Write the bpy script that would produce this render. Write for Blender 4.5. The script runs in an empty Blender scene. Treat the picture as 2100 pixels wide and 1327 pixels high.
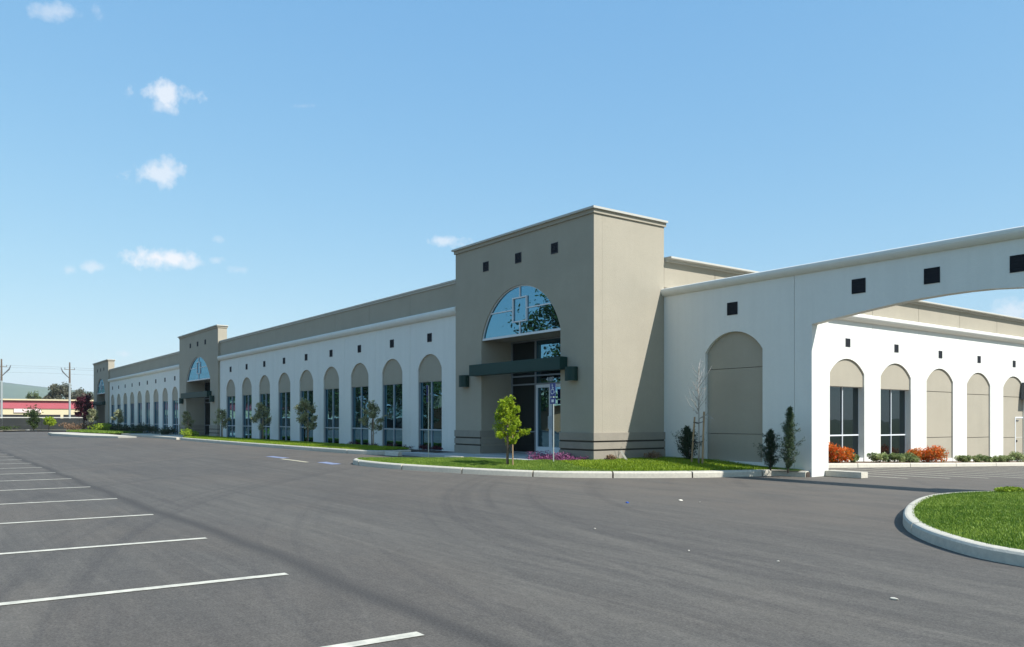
import bpy, bmesh, math, random
import numpy as np
from mathutils import Vector, Matrix
from mathutils.geometry import delaunay_2d_cdt
random.seed(7); RNG = np.random.default_rng(7)
SC = bpy.context.scene
COL = SC.collection

# ------------------------------------------------------------------ camera
EYE = 1.45
cd = bpy.data.cameras.new('camera'); cam = bpy.data.objects.new('camera', cd); COL.objects.link(cam)
cam.location = (0, 0, EYE)
cam.rotation_euler = (math.radians(90), 0, math.atan2(0.80334, 0.59553))
cd.sensor_width = 36; cd.lens = 1645.7/2100*36
cd.shift_y = (860-663.5)/2100
cd.clip_start = .1; cd.clip_end = 12000
SC.camera = cam
F_, C_, S_ = 1645.7, 0.59553, 0.80334

# ------------------------------------------------------------------ sun + sky + exposure
SUN = Vector((3.0, 1.0, 3.1)).normalized()
sl = bpy.data.lights.new('sun', 'SUN'); so = bpy.data.objects.new('sun', sl); COL.objects.link(so)
sl.energy = 5.0; sl.angle = math.radians(.5); sl.color = (1, .98, .94)
so.rotation_euler = SUN.to_track_quat('Z', 'Y').to_euler(); so.location = (60, 20, 60)
SC.view_settings.view_transform = 'Standard'; SC.view_settings.look = 'None'
SC.view_settings.exposure = 0.42; SC.view_settings.gamma = 1; SC.view_settings.use_curve_mapping = False
W = bpy.data.worlds.new('World'); SC.world = W; W.use_nodes = True
wt = W.node_tree; wt.nodes.clear()
def wn(t, **k):
    n = wt.nodes.new(t)
    for a, b in k.items(): setattr(n, a, b)
    return n
def wl(a, b): wt.links.new(a, b)
def _unused(): pass
def wmath(op, a, b=None, c=None, clamp=False):
    n = wn('ShaderNodeMath', operation=op); n.use_clamp = clamp
    for i, v in enumerate((a, b, c)):
        if v is None: continue
        if isinstance(v, (int, float)): n.inputs[i].default_value = v
        else: wl(v, n.inputs[i])
    return n.outputs[0]
sky = wn('ShaderNodeTexSky', sky_type='NISHITA'); sky.sun_disc = False
sky.sun_elevation = math.asin(SUN.z); sky.sun_rotation = math.atan2(SUN.x, SUN.y)
sky.altitude = 0; sky.air_density = 1.0; sky.dust_density = .35; sky.ozone_density = 1.6
hs = wn('ShaderNodeHueSaturation'); hs.inputs['Saturation'].default_value = 1.0; hs.inputs['Value'].default_value = 1.0
wl(sky.outputs[0], hs.inputs['Color'])
EXPO = 2**.42; STR = .085
sp_ = wn('ShaderNodeSeparateColor'); wl(hs.outputs[0], sp_.inputs[0]); cb_ = wn('ShaderNodeCombineColor')
for i_, (x0_, y0_, g_) in enumerate(((.63, .62, .70), (.83, .87, .47), (.90, .97, .24))): # a clear, slightly hazy Californian blue
    k_ = STR*EXPO/x0_
    wl(wmath('MULTIPLY', wmath('POWER', wmath('MULTIPLY', sp_.outputs[i_], k_), g_), y0_/(STR*EXPO)), cb_.inputs[i_])
SKYC = cb_.outputs[0]
tc = wn('ShaderNodeTexCoord')
nz = wn('ShaderNodeTexNoise'); nz.inputs['Scale'].default_value = 38; nz.inputs['Detail'].default_value = 6; nz.inputs['Roughness'].default_value = .62
wl(tc.outputs['Generated'], nz.inputs['Vector'])
nfac = wmath('SUBTRACT', nz.outputs['Fac'], .5)
CLOUDS = [(136, 24, 56, 24, .42), (348, 192, 62, 34, .80), (330, 214, 38, 18, .5), (325, 354, 66, 30, .70), (322, 527, 58, 22, 1.0), (350, 531, 50, 18, 1.0), (380, 540, 36, 12, .6),
          (145, 554, 18, 12, .5), (190, 549, 30, 11, .5), (490, 553, 38, 12, .4), (445, 534, 16, 8, .45), (447, 491, 17, 9, .3),
          (915, 494, 42, 12, .6), (2078, 640, 62, 28, .6), (258, 726, 14, 8, .4), (620, 217, 20, 6, .2)]
tot = None
for (px, py, hw, hh, op) in CLOUDS:
    a, b = (px-1050)/F_, (860-py)/F_
    d = Vector((a*C_-S_, a*S_+C_, b)).normalized()
    rt = Vector((C_, S_, 0)); rt = (rt-d*rt.dot(d)).normalized(); up = rt.cross(d)*-1
    if up.z < 0: up = -up
    k = 1/math.sqrt(1+a*a+b*b)
    def dot(v):
        n = wn('ShaderNodeVectorMath', operation='DOT_PRODUCT'); wl(tc.outputs['Generated'], n.inputs[0]); n.inputs[1].default_value = v
        return n.outputs['Value']
    u = wmath('DIVIDE', dot(rt), hw/F_*k*k*1.15); v = wmath('DIVIDE', dot(up), hh/F_*k)
    r = wmath('SQRT', wmath('ADD', wmath('MULTIPLY', u, u), wmath('MULTIPLY', v, v)))
    m = wmath('MULTIPLY_ADD', nfac, 3.5, wmath('SUBTRACT', 1.0, r))
    m = wmath('MULTIPLY', m, 1.15, clamp=True)
    m = wmath('MULTIPLY', wmath('MULTIPLY', m, op), wmath('GREATER_THAN', dot(d), .5))
    tot = m if tot is None else wmath('MAXIMUM', tot, m)
mx = wn('ShaderNodeMix', data_type='RGBA'); wl(tot, mx.inputs[0]); wl(SKYC, mx.inputs[6]); mx.inputs[7].default_value = (8.2, 8.5, 9.0, 1)
bg = wn('ShaderNodeBackground'); bg.inputs['Strength'].default_value = .085
wl(mx.outputs[2], bg.inputs['Color'])
wo = wn('ShaderNodeOutputWorld'); wl(bg.outputs[0], wo.inputs['Surface'])
SC.cycles.max_bounces = 6; SC.cycles.transparent_max_bounces = 4

# ------------------------------------------------------------------ materials
def mat(name, col, rough=.8, noise=None, bump=None, metal=0, tone=None, coat=None, spec=None):
    """noise=(scale, amount, col2) ; bump=(scale, strength) ; tone=(colA, colB) mixes by the leaf attribute"""
    m = bpy.data.materials.new(name); m.use_nodes = True; t = m.node_tree; b = t.nodes['Principled BSDF']
    b.inputs['Base Color'].default_value = (*col, 1); b.inputs['Roughness'].default_value = rough; b.inputs['Metallic'].default_value = metal
    if spec is not None: b.inputs['Specular IOR Level'].default_value = spec
    g = t.nodes.new('ShaderNodeNewGeometry')
    out = None
    if noise:
        for i, (sc, amt, c2) in enumerate(noise if isinstance(noise, list) else [noise]):
            mp = t.nodes.new('ShaderNodeMapping'); mp.inputs['Scale'].default_value = sc if isinstance(sc, tuple) else (sc, sc, sc)
            t.links.new(g.outputs['Position'], mp.inputs['Vector'])
            n = t.nodes.new('ShaderNodeTexNoise'); n.inputs['Scale'].default_value = 1; n.inputs['Detail'].default_value = 5; n.inputs['Roughness'].default_value = .6
            t.links.new(mp.outputs[0], n.inputs['Vector'])
            r = t.nodes.new('ShaderNodeMapRange'); r.inputs['From Min'].default_value = .38; r.inputs['From Max'].default_value = .68; r.inputs['To Max'].default_value = amt
            t.links.new(n.outputs['Fac'], r.inputs['Value'])
            x = t.nodes.new('ShaderNodeMix'); x.data_type = 'RGBA'; t.links.new(r.outputs[0], x.inputs[0])
            if out is None: x.inputs[6].default_value = (*col, 1)
            else: t.links.new(out, x.inputs[6])
            x.inputs[7].default_value = (*c2, 1); out = x.outputs[2]
    if tone:
        at = t.nodes.new('ShaderNodeAttribute'); at.attribute_name = 'tone'
        x = t.nodes.new('ShaderNodeMix'); x.data_type = 'RGBA'; t.links.new(at.outputs['Fac'], x.inputs[0])
        x.inputs[6].default_value = (*tone[0], 1); x.inputs[7].default_value = (*tone[1], 1); out = x.outputs[2]
    if out is not None: t.links.new(out, b.inputs['Base Color'])
    if bump:
        n = t.nodes.new('ShaderNodeTexNoise'); n.inputs['Scale'].default_value = bump[0]; n.inputs['Detail'].default_value = 4
        t.links.new(g.outputs['Position'], n.inputs['Vector'])
        bp = t.nodes.new('ShaderNodeBump'); bp.inputs['Strength'].default_value = bump[1]; bp.inputs['Distance'].default_value = .01
        t.links.new(n.outputs['Fac'], bp.inputs['Height']); t.links.new(bp.outputs[0], b.inputs['Normal'])
    return m
def leafmat(name, a, b_, trans=.35):
    m = mat(name, a, .55, tone=(a, b_), spec=.25); t = m.node_tree; b = t.nodes['Principled BSDF']
    col = b.inputs['Base Color'].links[0].from_socket
    tr = t.nodes.new('ShaderNodeBsdfTranslucent'); t.links.new(col, tr.inputs['Color'])
    mx = t.nodes.new('ShaderNodeMixShader'); mx.inputs[0].default_value = trans
    t.links.new(b.outputs[0], mx.inputs[1]); t.links.new(tr.outputs[0], mx.inputs[2])
    t.links.new(mx.outputs[0], t.nodes['Material Output'].inputs['Surface'])
    return m
def glassmat(name, dark, tint, fac, rough=.01):
    m = bpy.data.materials.new(name); m.use_nodes = True; t = m.node_tree; t.nodes.clear()
    d = t.nodes.new('ShaderNodeBsdfDiffuse'); d.inputs['Color'].default_value = (*dark, 1)
    g = t.nodes.new('ShaderNodeBsdfGlossy'); g.inputs['Color'].default_value = (*tint, 1); g.inputs['Roughness'].default_value = rough
    ge = t.nodes.new('ShaderNodeNewGeometry'); n = t.nodes.new('ShaderNodeTexNoise'); n.inputs['Scale'].default_value = .9
    t.links.new(ge.outputs['Position'], n.inputs['Vector'])
    bp = t.nodes.new('ShaderNodeBump'); bp.inputs['Strength'].default_value = .06; bp.inputs['Distance'].default_value = .05
    t.links.new(n.outputs['Fac'], bp.inputs['Height']); t.links.new(bp.outputs[0], g.inputs['Normal'])
    x = t.nodes.new('ShaderNodeMixShader'); x.inputs[0].default_value = fac
    o = t.nodes.new('ShaderNodeOutputMaterial')
    t.links.new(d.outputs[0], x.inputs[1]); t.links.new(g.outputs[0], x.inputs[2]); t.links.new(x.outputs[0], o.inputs['Surface'])
    return m
WHITE = mat('white_stucco', (.74, .73, .67), .85, [((.5, .5, .9), .4, (.70, .69, .64)), ((1.4, 1.4, .3), .35, (.66, .65, .60)), ((5, 5, .25), .18, (.58, .57, .52)), ((14, 14, 14), .2, (.62, .61, .56))], (45, .5))
TAN = mat('tan_stucco', (.362, .322, .248), .88, [((.7, .7, 1.1), .6, (.315, .282, .218)), ((1.3, 1.3, .35), .22, (.40, .355, .28)), ((4, 4, .5), .12, (.27, .24, .185)), ((14, 14, 14), .25, (.30, .27, .21))], (45, .6))
TANLITE = mat('tan_coping', (.47, .455, .40), .85, [((1.5, 1.5, 1.5), .4, (.42, .40, .35))], (45, .2))
BASE = mat('tan_base_course', (.285, .25, .198), .9, [((3, 3, 3), .5, (.22, .195, .16))], (60, .5))
GREEN = mat('dark_green_metal', (.006, .036, .030), .55, [((1.5, 1.5, 1.5), .5, (.009, .045, .038))], spec=.3)
DKMET = mat('dark_louvre', (.014, .016, .020), .8, spec=.2)
VENTFR = mat('vent_frame', (.05, .053, .058), .7)
ALU = mat('aluminium_frame', (.66, .68, .69), .5, [((4, 4, 1), .3, (.58, .60, .62))])
ALUD = mat('storefront_frame', (.20, .215, .22), .5)
ALU_SHADE = mat('window_frame', (.40, .43, .45), .5)  # darker copy of the aluminium: shade on the front put into the colour
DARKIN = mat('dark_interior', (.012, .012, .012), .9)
GLASS = glassmat('tinted_glass', (.003, .005, .005), (.26, .56, .76), .50)
GLASSD = glassmat('dark_glass', (.004, .006, .006), (.50, .62, .68), .16)
CONC = mat('concrete', (.56, .54, .48), .9, [((2, 2, 2), .5, (.48, .46, .41)), ((18, 18, 18), .35, (.43, .41, .37))], (80, .4))
CONCW = mat("pale_concrete", (.56, .515, .42), .9, [((1.2, 1.2, 1.2), .5, (.47, .43, .35)), ((16, 16, 16), .4, (.33, .31, .27))], (80, .4))
WALK = mat('walkway_concrete', (.42, .42, .40), .9, [((1.5, 1.5, 1.5), .5, (.36, .36, .34))], (80, .3))
def worn(name, col, under=(.105, .105, .10), wear=.5, lo=.52):
    return mat(name, col, .85, [((9, 9, 9), wear, under), ((.8, .8, .8), .25, tuple(c*.8 for c in col))])
PAINT = worn('worn_white_paint', (.62, .58, .47), wear=.42)
PAINT2 = worn('worn_cream_paint', (.52, .46, .32), wear=.35)
BLUEP = worn('worn_blue_paint', (.24, .28, .42), wear=.7)
SIGNB = mat('sign_blue', (.03, .045, .22), .4); SIGNW = mat('sign_white', (.8, .8, .8), .4)
POLE = mat('galvanised_pole', (.42, .44, .42), .5, metal=.3)
CREAMP = mat('cream_post', (.50, .50, .40), .6)
WOOD = mat('stake_wood', (.36, .24, .13), .8, [((8, 8, 2), .6, (.24, .16, .09))])
BARK = mat('bark', (.12, .09, .065), .9, [((14, 14, 4), .6, (.20, .16, .12))], (50, .5))
BARKG = mat('grey_bark', (.42, .39, .35), .9, [((14, 14, 4), .6, (.2, .17, .15))])
SOIL = mat('soil', (.05, .035, .026), .95, [((6, 6, 6), .6, (.085, .06, .045))], (30, .8))
BARKM = mat('bark_mulch', (.17, .10, .06), .95, [((9, 9, 9), .7, (.08, .05, .035))], (30, .8))
RUBBER = mat('black_tie', (.02, .02, .02), .6)
TURF = mat('turf', (.085, .15, .018), .95, [((1.2, 1.2, 1.2), .6, (.11, .165, .035)), ((9, 9, 9), .5, (.05, .10, .02))], (40, .6))
TURFY = mat('ground_cover_base', (.09, .13, .02), .95, [((5, 5, 5), .6, (.10, .15, .03))], (40, .6))
L_GRASS = leafmat('grass_blades', (.075, .160, .014), (.30, .39, .06), .3)
L_COVER = leafmat('ground_cover_leaves', (.14, .225, .010), (.34, .43, .035), .35)
L_BRIGHT = leafmat('bright_leaves', (.17, .28, .010), (.42, .50, .03), .45)
L_OLIVE = leafmat('olive_leaves', (.07, .085, .03), (.50, .50, .27), .3)
L_DARK = leafmat('dark_needles', (.012, .028, .014), (.045, .075, .035), .15)
L_CYP = leafmat('cypress_needles', (.022, .045, .022), (.085, .13, .055), .2)
L_SHRUB = leafmat('shrub_leaves', (.05, .11, .02), (.42, .46, .20), .3)
L_RED = leafmat('orange_flower_leaves', (.50, .05, .005), (.72, .20, .012), .3)
L_REDG = leafmat('red_shrub_green', (.10, .14, .03), (.45, .20, .04), .3)
L_PURP = leafmat('purple_flowers', (.17, .035, .11), (.40, .14, .27), .3)
L_PLUM = leafmat('plum_leaves', (.030, .008, .012), (.15, .025, .045), .3)
L_DRY = leafmat('dry_leaves', (.16, .09, .05), (.34, .22, .13), .3)
L_EUC = leafmat('eucalyptus_leaves', (.06, .075, .05), (.17, .16, .11), .25)
L_BACK = leafmat('street_tree_leaves', (.02, .04, .010), (.09, .13, .025), .35)
L_CON = leafmat('far_conifer_leaves', (.07, .10, .05), (.14, .19, .08), .2)
RED = mat('red_cladding', (.44, .095, .12), .8, [((.3, .3, .3), .4, (.36, .085, .09))])
CREAM = mat('cream_wall', (.62, .52, .33), .85, [((.2, .2, .5), .5, (.55, .46, .30))])
PINKW = mat('pale_sign_board', (.75, .60, .58), .8)
ORANGE = mat('terracotta_wall', (.45, .20, .09), .85)
BLOCK = mat('dark_block', (.018, .021, .020), .9, [((.5, .5, 2.2), .6, (.036, .040, .037)), ((2, 2, .3), .5, (.018, .02, .019))], (8, .5))
HILL = mat('hill_grass', (.12, .16, .07), 1, [((.004, .004, .01), .8, (.07, .11, .06)), ((.0012, .0012, .004), .7, (.05, .075, .055))])
SLATE = mat('slate_metal', (.10, .105, .11), .6)
DOORW = mat('white_door', (.58, .57, .53), .6)
LAMPG = mat('lamp_green', (.007, .034, .027), .5, spec=.3)
BLUEL = mat('blue_plastic', (.03, .12, .55), .4); PALEL = mat('pale_litter', (.75, .68, .55), .8)
ROOFM = mat('roof_membrane', (.35, .34, .32), .9)
TERRAIN = mat('dry_field', (.13, .13, .07), 1, [((.02, .02, .02), .6, (.09, .12, .05))])

# asphalt: long drive streaks, dusty patches, fine grit
ASPH = bpy.data.materials.new('asphalt'); ASPH.use_nodes = True
t = ASPH.node_tree; bs = t.nodes['Principled BSDF']; bs.inputs['Roughness'].default_value = .88; bs.inputs['Specular IOR Level'].default_value = .3
ge = t.nodes.new('ShaderNodeNewGeometry')
def an(scale, detail=4, rough=.6, rot=0, dist=0):
    mp = t.nodes.new('ShaderNodeMapping'); mp.inputs['Scale'].default_value = scale; mp.inputs['Rotation'].default_value = (0, 0, rot)
    t.links.new(ge.outputs['Position'], mp.inputs['Vector'])
    n = t.nodes.new('ShaderNodeTexNoise'); n.inputs['Scale'].default_value = 1; n.inputs['Detail'].default_value = detail; n.inputs['Roughness'].default_value = rough
    n.inputs['Distortion'].default_value = dist
    t.links.new(mp.outputs[0], n.inputs['Vector']); return n.outputs['Fac']
def amr(v, a, b, c=0, d=1):
    r = t.nodes.new('ShaderNodeMapRange'); t.links.new(v, r.inputs['Value'])
    for k, x in zip(('From Min', 'From Max', 'To Min', 'To Max'), (a, b, c, d)): r.inputs[k].default_value = x
    return r.outputs[0]
def amix(f, a, b, mode='MIX'):
    x = t.nodes.new('ShaderNodeMix'); x.data_type = 'RGBA'; x.blend_type = mode
    if isinstance(f, float): x.inputs[0].default_value = f
    else: t.links.new(f, x.inputs[0])
    for s, v in ((6, a), (7, b)):
        if isinstance(v, tuple): x.inputs[s].default_value = (*v, 1)
        else: t.links.new(v, x.inputs[s])
    return x.outputs[2]
def amath(op, a, b, clamp=False):
    n = t.nodes.new('ShaderNodeMath'); n.operation = op; n.use_clamp = clamp
    for i, v in enumerate((a, b)):
        if isinstance(v, (int, float)): n.inputs[i].default_value = v
        else: t.links.new(v, n.inputs[i])
    return n.outputs[0]
c = amix(amr(an((.10, .35, 1), 3), .35, .65), (.122, .120, .111), (.096, .094, .089))
c = amix(amr(an((.09, 1.5, 1), 6, .7, 0.0, .9), .46, .66, 0, .62), c, (.066, .063, .060))
c = amix(amr(an((.11, 4.2, 1), 5, .7, 0.03, .7), .50, .68, 0, .60), c, (.060, .058, .057))
c = amix(amr(an((.13, 5.0, 1), 5, .7, -0.06, .7), .52, .66, 0, .45), c, (.175, .170, .155))
c = amix(amr(an((.10, 2.7, 1), 5, .65, .35, 1.2), .50, .70, 0, .6), c, (.060, .058, .058))
c = amix(amr(an((.12, 3.1, 1), 5, .65, -.30, 1.2), .52, .70, 0, .55), c, (.170, .165, .148))
c = amix(amr(an((.16, .22, 1), 3), .50, .68, 0, .6), c, (.146, .128, .108))
c = amix(amr(an((.13, .30, 1), 4, .6, .2), .52, .70, 0, .6), c, (.062, .060, .060))
def arcs(cx, cy, fr_, seed):
    vs = t.nodes.new('ShaderNodeVectorMath'); vs.operation = 'SUBTRACT'; t.links.new(ge.outputs['Position'], vs.inputs[0]); vs.inputs[1].default_value = (cx, cy, 0)
    ln = t.nodes.new('ShaderNodeVectorMath'); ln.operation = 'LENGTH'; t.links.new(vs.outputs[0], ln.inputs[0])
    nv = t.nodes.new('ShaderNodeVectorMath'); nv.operation = 'NORMALIZE'; t.links.new(vs.outputs[0], nv.inputs[0])
    se = t.nodes.new('ShaderNodeSeparateXYZ'); t.links.new(nv.outputs[0], se.inputs[0]); co = t.nodes.new('ShaderNodeCombineXYZ')
    t.links.new(amath('MULTIPLY', ln.outputs['Value'], fr_), co.inputs[0]); t.links.new(amath('MULTIPLY', se.outputs[0], .9), co.inputs[1]); co.inputs[2].default_value = seed
    n = t.nodes.new('ShaderNodeTexNoise'); n.inputs['Scale'].default_value = 1; n.inputs['Detail'].default_value = 5; n.inputs['Roughness'].default_value = .65
    t.links.new(co.outputs[0], n.inputs['Vector']); return n.outputs['Fac']
c = amix(amr(arcs(-2, 24, 2.2, 1), .52, .66, 0, .7), c, (.054, .052, .053))
c = amix(amr(arcs(-13, -16, 2.4, 4), .54, .68, 0, .45), c, (.165, .160, .145))
def vec(op, a, b):
    n = t.nodes.new('ShaderNodeVectorMath'); n.operation = op
    for i, v in enumerate((a, b)):
        if isinstance(v, tuple): n.inputs[i].default_value = v
        else: t.links.new(v, n.inputs[i])
    return n.outputs[0]
AM = (.102, .098, .092)
c = vec('MAXIMUM', vec('ADD', vec('MULTIPLY', vec('SUBTRACT', c, AM), (1.9, 1.9, 1.9)), AM), (.03, .03, .03))
c = amix(amr(an((1.6, 1.6, 1), 5, .75), .34, .68), amix(.24, c, (.045, .043, .04)), amix(.18, c, (.22, .21, .195)))
c = amix(amr(an((11, 11, 1), 4, .75), .34, .68), amix(.34, c, (.04, .038, .036)), amix(.22, c, (.25, .24, .23)))
sx = t.nodes.new('ShaderNodeSeparateXYZ'); t.links.new(ge.outputs['Position'], sx.inputs[0])
# dusty fringe in front of the kerbs
fr = amath('MULTIPLY', amr(sx.outputs[1], 8.0, 12.0), amr(sx.outputs[0], -60, -3, 1, .85))
fr = amath('MULTIPLY', fr, amr(an((.5, 1.1, 1), 4), .3, .62))
c = amix(amath('MULTIPLY', fr, .72), c, (.185, .163, .138))
# oily seam just beyond the stall ends
wob = amath('MULTIPLY', amath('SUBTRACT', an((.25, .25, 1), 2), .5), .5)
dy = amath('ABSOLUTE', amath('SUBTRACT', amath('ADD', sx.outputs[1], wob), 3.05), 0)
c = amix(amath('MULTIPLY', amr(dy, .03, .19, .95, 0), amr(sx.outputs[0], -2, -3, 0, 1)), c, (.036, .034, .035))
c = amix(amr(an((48, 48, 1), 3, .85), .32, .70), amix(.5, c, (.03, .03, .03)), amix(.34, c, (.26, .26, .25)))
c = amix(amr(an((260, 260, 1), 1, .5), .66, .74, 0, .35), c, (.30, .29, .27))
c = amix(1.0, c, (.89, .815, .735), 'MULTIPLY')
t.links.new(c, bs.inputs['Base Color'])
bp = t.nodes.new('ShaderNodeBump'); bp.inputs['Strength'].default_value = .5; bp.inputs['Distance'].default_value = .006
t.links.new(an((120, 120, 120), 3, .7), bp.inputs['Height']); t.links.new(bp.outputs[0], bs.inputs['Normal'])

# ------------------------------------------------------------------ mesh helpers
class MB:
    def __init__(s): s.v = []; s.f = []; s.t = []
    def add(s, vs, fs):
        o = len(s.v); s.v += [tuple(v) for v in vs]; s.f += [tuple(i+o for i in f) for f in fs]; return s
    def box(s, x0, x1, y0, y1, z0, z1):
        return s.add([(x0, y0, z0), (x1, y0, z0), (x1, y1, z0), (x0, y1, z0), (x0, y0, z1), (x1, y0, z1), (x1, y1, z1), (x0, y1, z1)],
                     [(0, 3, 2, 1), (4, 5, 6, 7), (0, 1, 5, 4), (1, 2, 6, 5), (2, 3, 7, 6), (3, 0, 4, 7)])
    def slab(s, poly, y0, y1):
        """polygon in (u, z), counter-clockwise seen from -y, extruded y0..y1"""
        n = len(poly)
        return s.add([(u, y0, z) for u, z in poly]+[(u, y1, z) for u, z in poly],
                     [tuple(range(n)), tuple(range(2*n-1, n-1, -1))]+[((i+1) % n, i, i+n, (i+1) % n+n) for i in range(n)])
    def run(s, prof, x0, x1):
        """profile in (y, z) run along x"""
        n = len(prof)
        return s.add([(x0, y, z) for y, z in prof]+[(x1, y, z) for y, z in prof],
                     [tuple(range(n)), tuple(range(2*n-1, n-1, -1))]+[((i+1) % n, i, i+n, (i+1) % n+n) for i in range(n)])
    def tube(s, pts, rad, n=8):
        pts = [Vector(p) for p in pts]; rad = rad if isinstance(rad, (list, tuple)) else [rad]*len(pts)
        o = len(s.v)
        for i, p in enumerate(pts):
            d = (pts[min(i+1, len(pts)-1)]-pts[max(i-1, 0)]).normalized()
            a = d.orthogonal().normalized(); b = d.cross(a)
            for k in range(n):
                an_ = 2*math.pi*k/n; s.v.append(tuple(p+(a*math.cos(an_)+b*math.sin(an_))*rad[i]))
        for i in range(len(pts)-1):
            for k in range(n):
                s.f.append((o+i*n+k, o+i*n+(k+1) % n, o+(i+1)*n+(k+1) % n, o+(i+1)*n+k))
        s.f.append(tuple(o+k for k in range(n))[::-1]); s.f.append(tuple(o+(len(pts)-1)*n+k for k in range(n)))
        return s
    def mesh(s, name, smooth=False, fix=True):
        me = bpy.data.meshes.new(name); me.from_pydata(s.v, [], s.f)
        if fix:
            bm = bmesh.new(); bm.from_mesh(me); bmesh.ops.recalc_face_normals(bm, faces=bm.faces); bm.to_mesh(me); bm.free()
        if smooth: me.polygons.foreach_set('use_smooth', [True]*len(me.polygons))
        return me
def org(p):
    v = Vector((0, 0, 0))
    while p is not None: v = v+p.location; p = p.parent
    return v
def link(name, me, m, parent=None, loc=(0, 0, 0), rot=0, local=False):
    """loc is a world location (parents are never rotated unless local)"""
    if m is not None and not me.materials: me.materials.append(m)
    o = bpy.data.objects.new(name, me); COL.objects.link(o)
    if parent is not None:
        o.parent = parent
        o.location = Vector(loc) if local else Vector(loc)-org(parent)
    else: o.location = loc
    o.rotation_euler = (0, 0, rot); return o
def bevel(me, w, seg=2):
    bm = bmesh.new(); bm.from_mesh(me)
    bmesh.ops.bevel(bm, geom=bm.edges[:], offset=w, segments=seg, affect='EDGES', profile=.6)
    bm.to_mesh(me); bm.free(); return me
def tag(o, label=None, cat=None, group=None, kind=None):
    for k, v in (('label', label), ('category', cat), ('group', group), ('kind', kind)):
        if v: o[k] = v
    return o
def empty(name, loc, label, cat, group=None):
    o = bpy.data.objects.new(name, None); COL.objects.link(o); o.location = loc; return tag(o, label, cat, group)
def S(x): x = max(0., min(1., x)); return x*x*(3-2*x)
def hz(x, y):
    z = .2*S((-x-14)/12)*S((y-5)/7)
    if x > -17.5: z -= .03*max(0, y-18.5)
    return z
def leaves(pos, size, nrm_up=.0, aspect=.55, tone=None, tri=False):
    """many small leaf faces at pos (n,3); returns mesh with face attribute tone"""
    n = len(pos); pos = np.asarray(pos); sz = size*(RNG.uniform(.6, 1.25, n))[:, None]
    d = RNG.normal(size=(n, 3)); d[:, 2] += nrm_up; d /= np.linalg.norm(d, axis=1)[:, None]
    e = RNG.normal(size=(n, 3)); e -= d*(e*d).sum(1)[:, None]; e /= np.linalg.norm(e, axis=1)[:, None]
    w = np.cross(d, e)
    a = e*sz*.5; b = w*sz*.5*aspect
    if tri: V = np.stack([pos-b*.6, pos+b*.6, pos+a*2], 1); k = 3
    else: V = np.stack([pos-a, pos+b, pos+a, pos-b], 1); k = 4
    me = bpy.data.meshes.new('leaves'); me.vertices.add(n*k); me.vertices.foreach_set('co', V.reshape(-1).astype(np.float32))
    me.loops.add(n*k); me.loops.foreach_set('vertex_index', np.arange(n*k, dtype=np.int32))
    me.polygons.add(n); me.polygons.foreach_set('loop_start', np.arange(0, n*k, k, dtype=np.int32))
    me.update(); me.validate()
    at = me.attributes.new('tone', 'FLOAT', 'FACE')
    tn = RNG.random(n) if tone is None else np.clip(tone+RNG.normal(size=n)*.18, 0, 1)
    at.data.foreach_set('value', tn.astype(np.float32)); return me
def clumps(centres, radii, per, squash=1.):
    """points on fuzzy clump shells"""
    P = []; T = []
    for c_, r_, n_ in zip(centres, radii, per):
        d = RNG.normal(size=(n_, 3)); d /= np.linalg.norm(d, axis=1)[:, None]
        q = d*(r_*(RNG.random(n_)**.45))[:, None]; q[:, 2] *= squash
        P.append(q+np.array(c_)); T.append(np.full(n_, RNG.random())*.6+.2)
    return np.concatenate(P), np.concatenate(T)

# ================================================================== THE SETTING
def grid_mesh(xs, ys, zf):
    m = MB(); nx, ny = len(xs), len(ys)
    m.v = [(x, y, zf(x, y)) for y in ys for x in xs]
    m.f = [(j*nx+i, j*nx+i+1, (j+1)*nx+i+1, (j+1)*nx+i) for j in range(ny-1) for i in range(nx-1)]
    return m.mesh('sheet', True, False)
tag(link('terrain', MB().add([(-6000, -5000, -1.6), (5000, -5000, -1.6), (5000, 6000, -1.6), (-6000, 6000, -1.6)], [(0, 1, 2, 3)]).mesh('terrain', False, False), TERRAIN), 'flat dry field around the business park', kind='structure')
lot = tag(link('parking_lot', grid_mesh([-112+i for i in range(0, 153)], [-45+i for i in range(0, 136)], hz), ASPH), 'dark grey asphalt car park with tyre streaks', kind='structure')
def line(x0, x1, y0, y1, m=None, dz=.006):
    c = MB(); n = 4
    for i in range(n):
        a, b = x0+(x1-x0)*i/n, x0+(x1-x0)*(i+1)/n
        c.add([(a, y0, hz(a, y0)+dz), (b, y0, hz(b, y0)+dz), (b, y1, hz(b, y1)+dz), (a, y1, hz(a, y1)+dz)], [(0, 1, 2, 3)])
    return link('parking_line', c.mesh('parking_line', False, False), m or PAINT, lot)
xs = [-1.75, -4.72, -7.29, -10.07, -13.04, -16.05, -19.17, -22.11, -24.9, -27.8, -30.7, -33.6, -36.5, -39.4, -42.3, -45.2, -48.1, -51, -53.9, -56.8, -59.7]
for i, x in enumerate(xs): # stalls on the left, two rows of parked-car length
    c = MB(); y1 = 2.68+min(.34, .05*i); sk = .065
    n = 8
    for k in range(n):
        a, b = y1-(9.8)*k/n, y1-(9.8)*(k+1)/n
        xa, xb = x-(y1-a)*sk*0.9, x-(y1-b)*sk*.9
        c.add([(xa-.055, a, .006), (xa+.055, a, .006), (xb+.055, b, .006), (xb-.055, b, .006)], [(0, 1, 2, 3)])
    link('parking_line', c.mesh('parking_line', False, False), PAINT, lot)
for y in (20.14, 21.66, 23.15, 24.7, 26.3, 27.9, 29.5, 31.1, 32.7, 34.3, 36, 37.7, 39.4, 41.1): line(-14.7, -10.35+.24*(y-20.14)*.9, y-.08, y+.08, PAINT)
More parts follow.
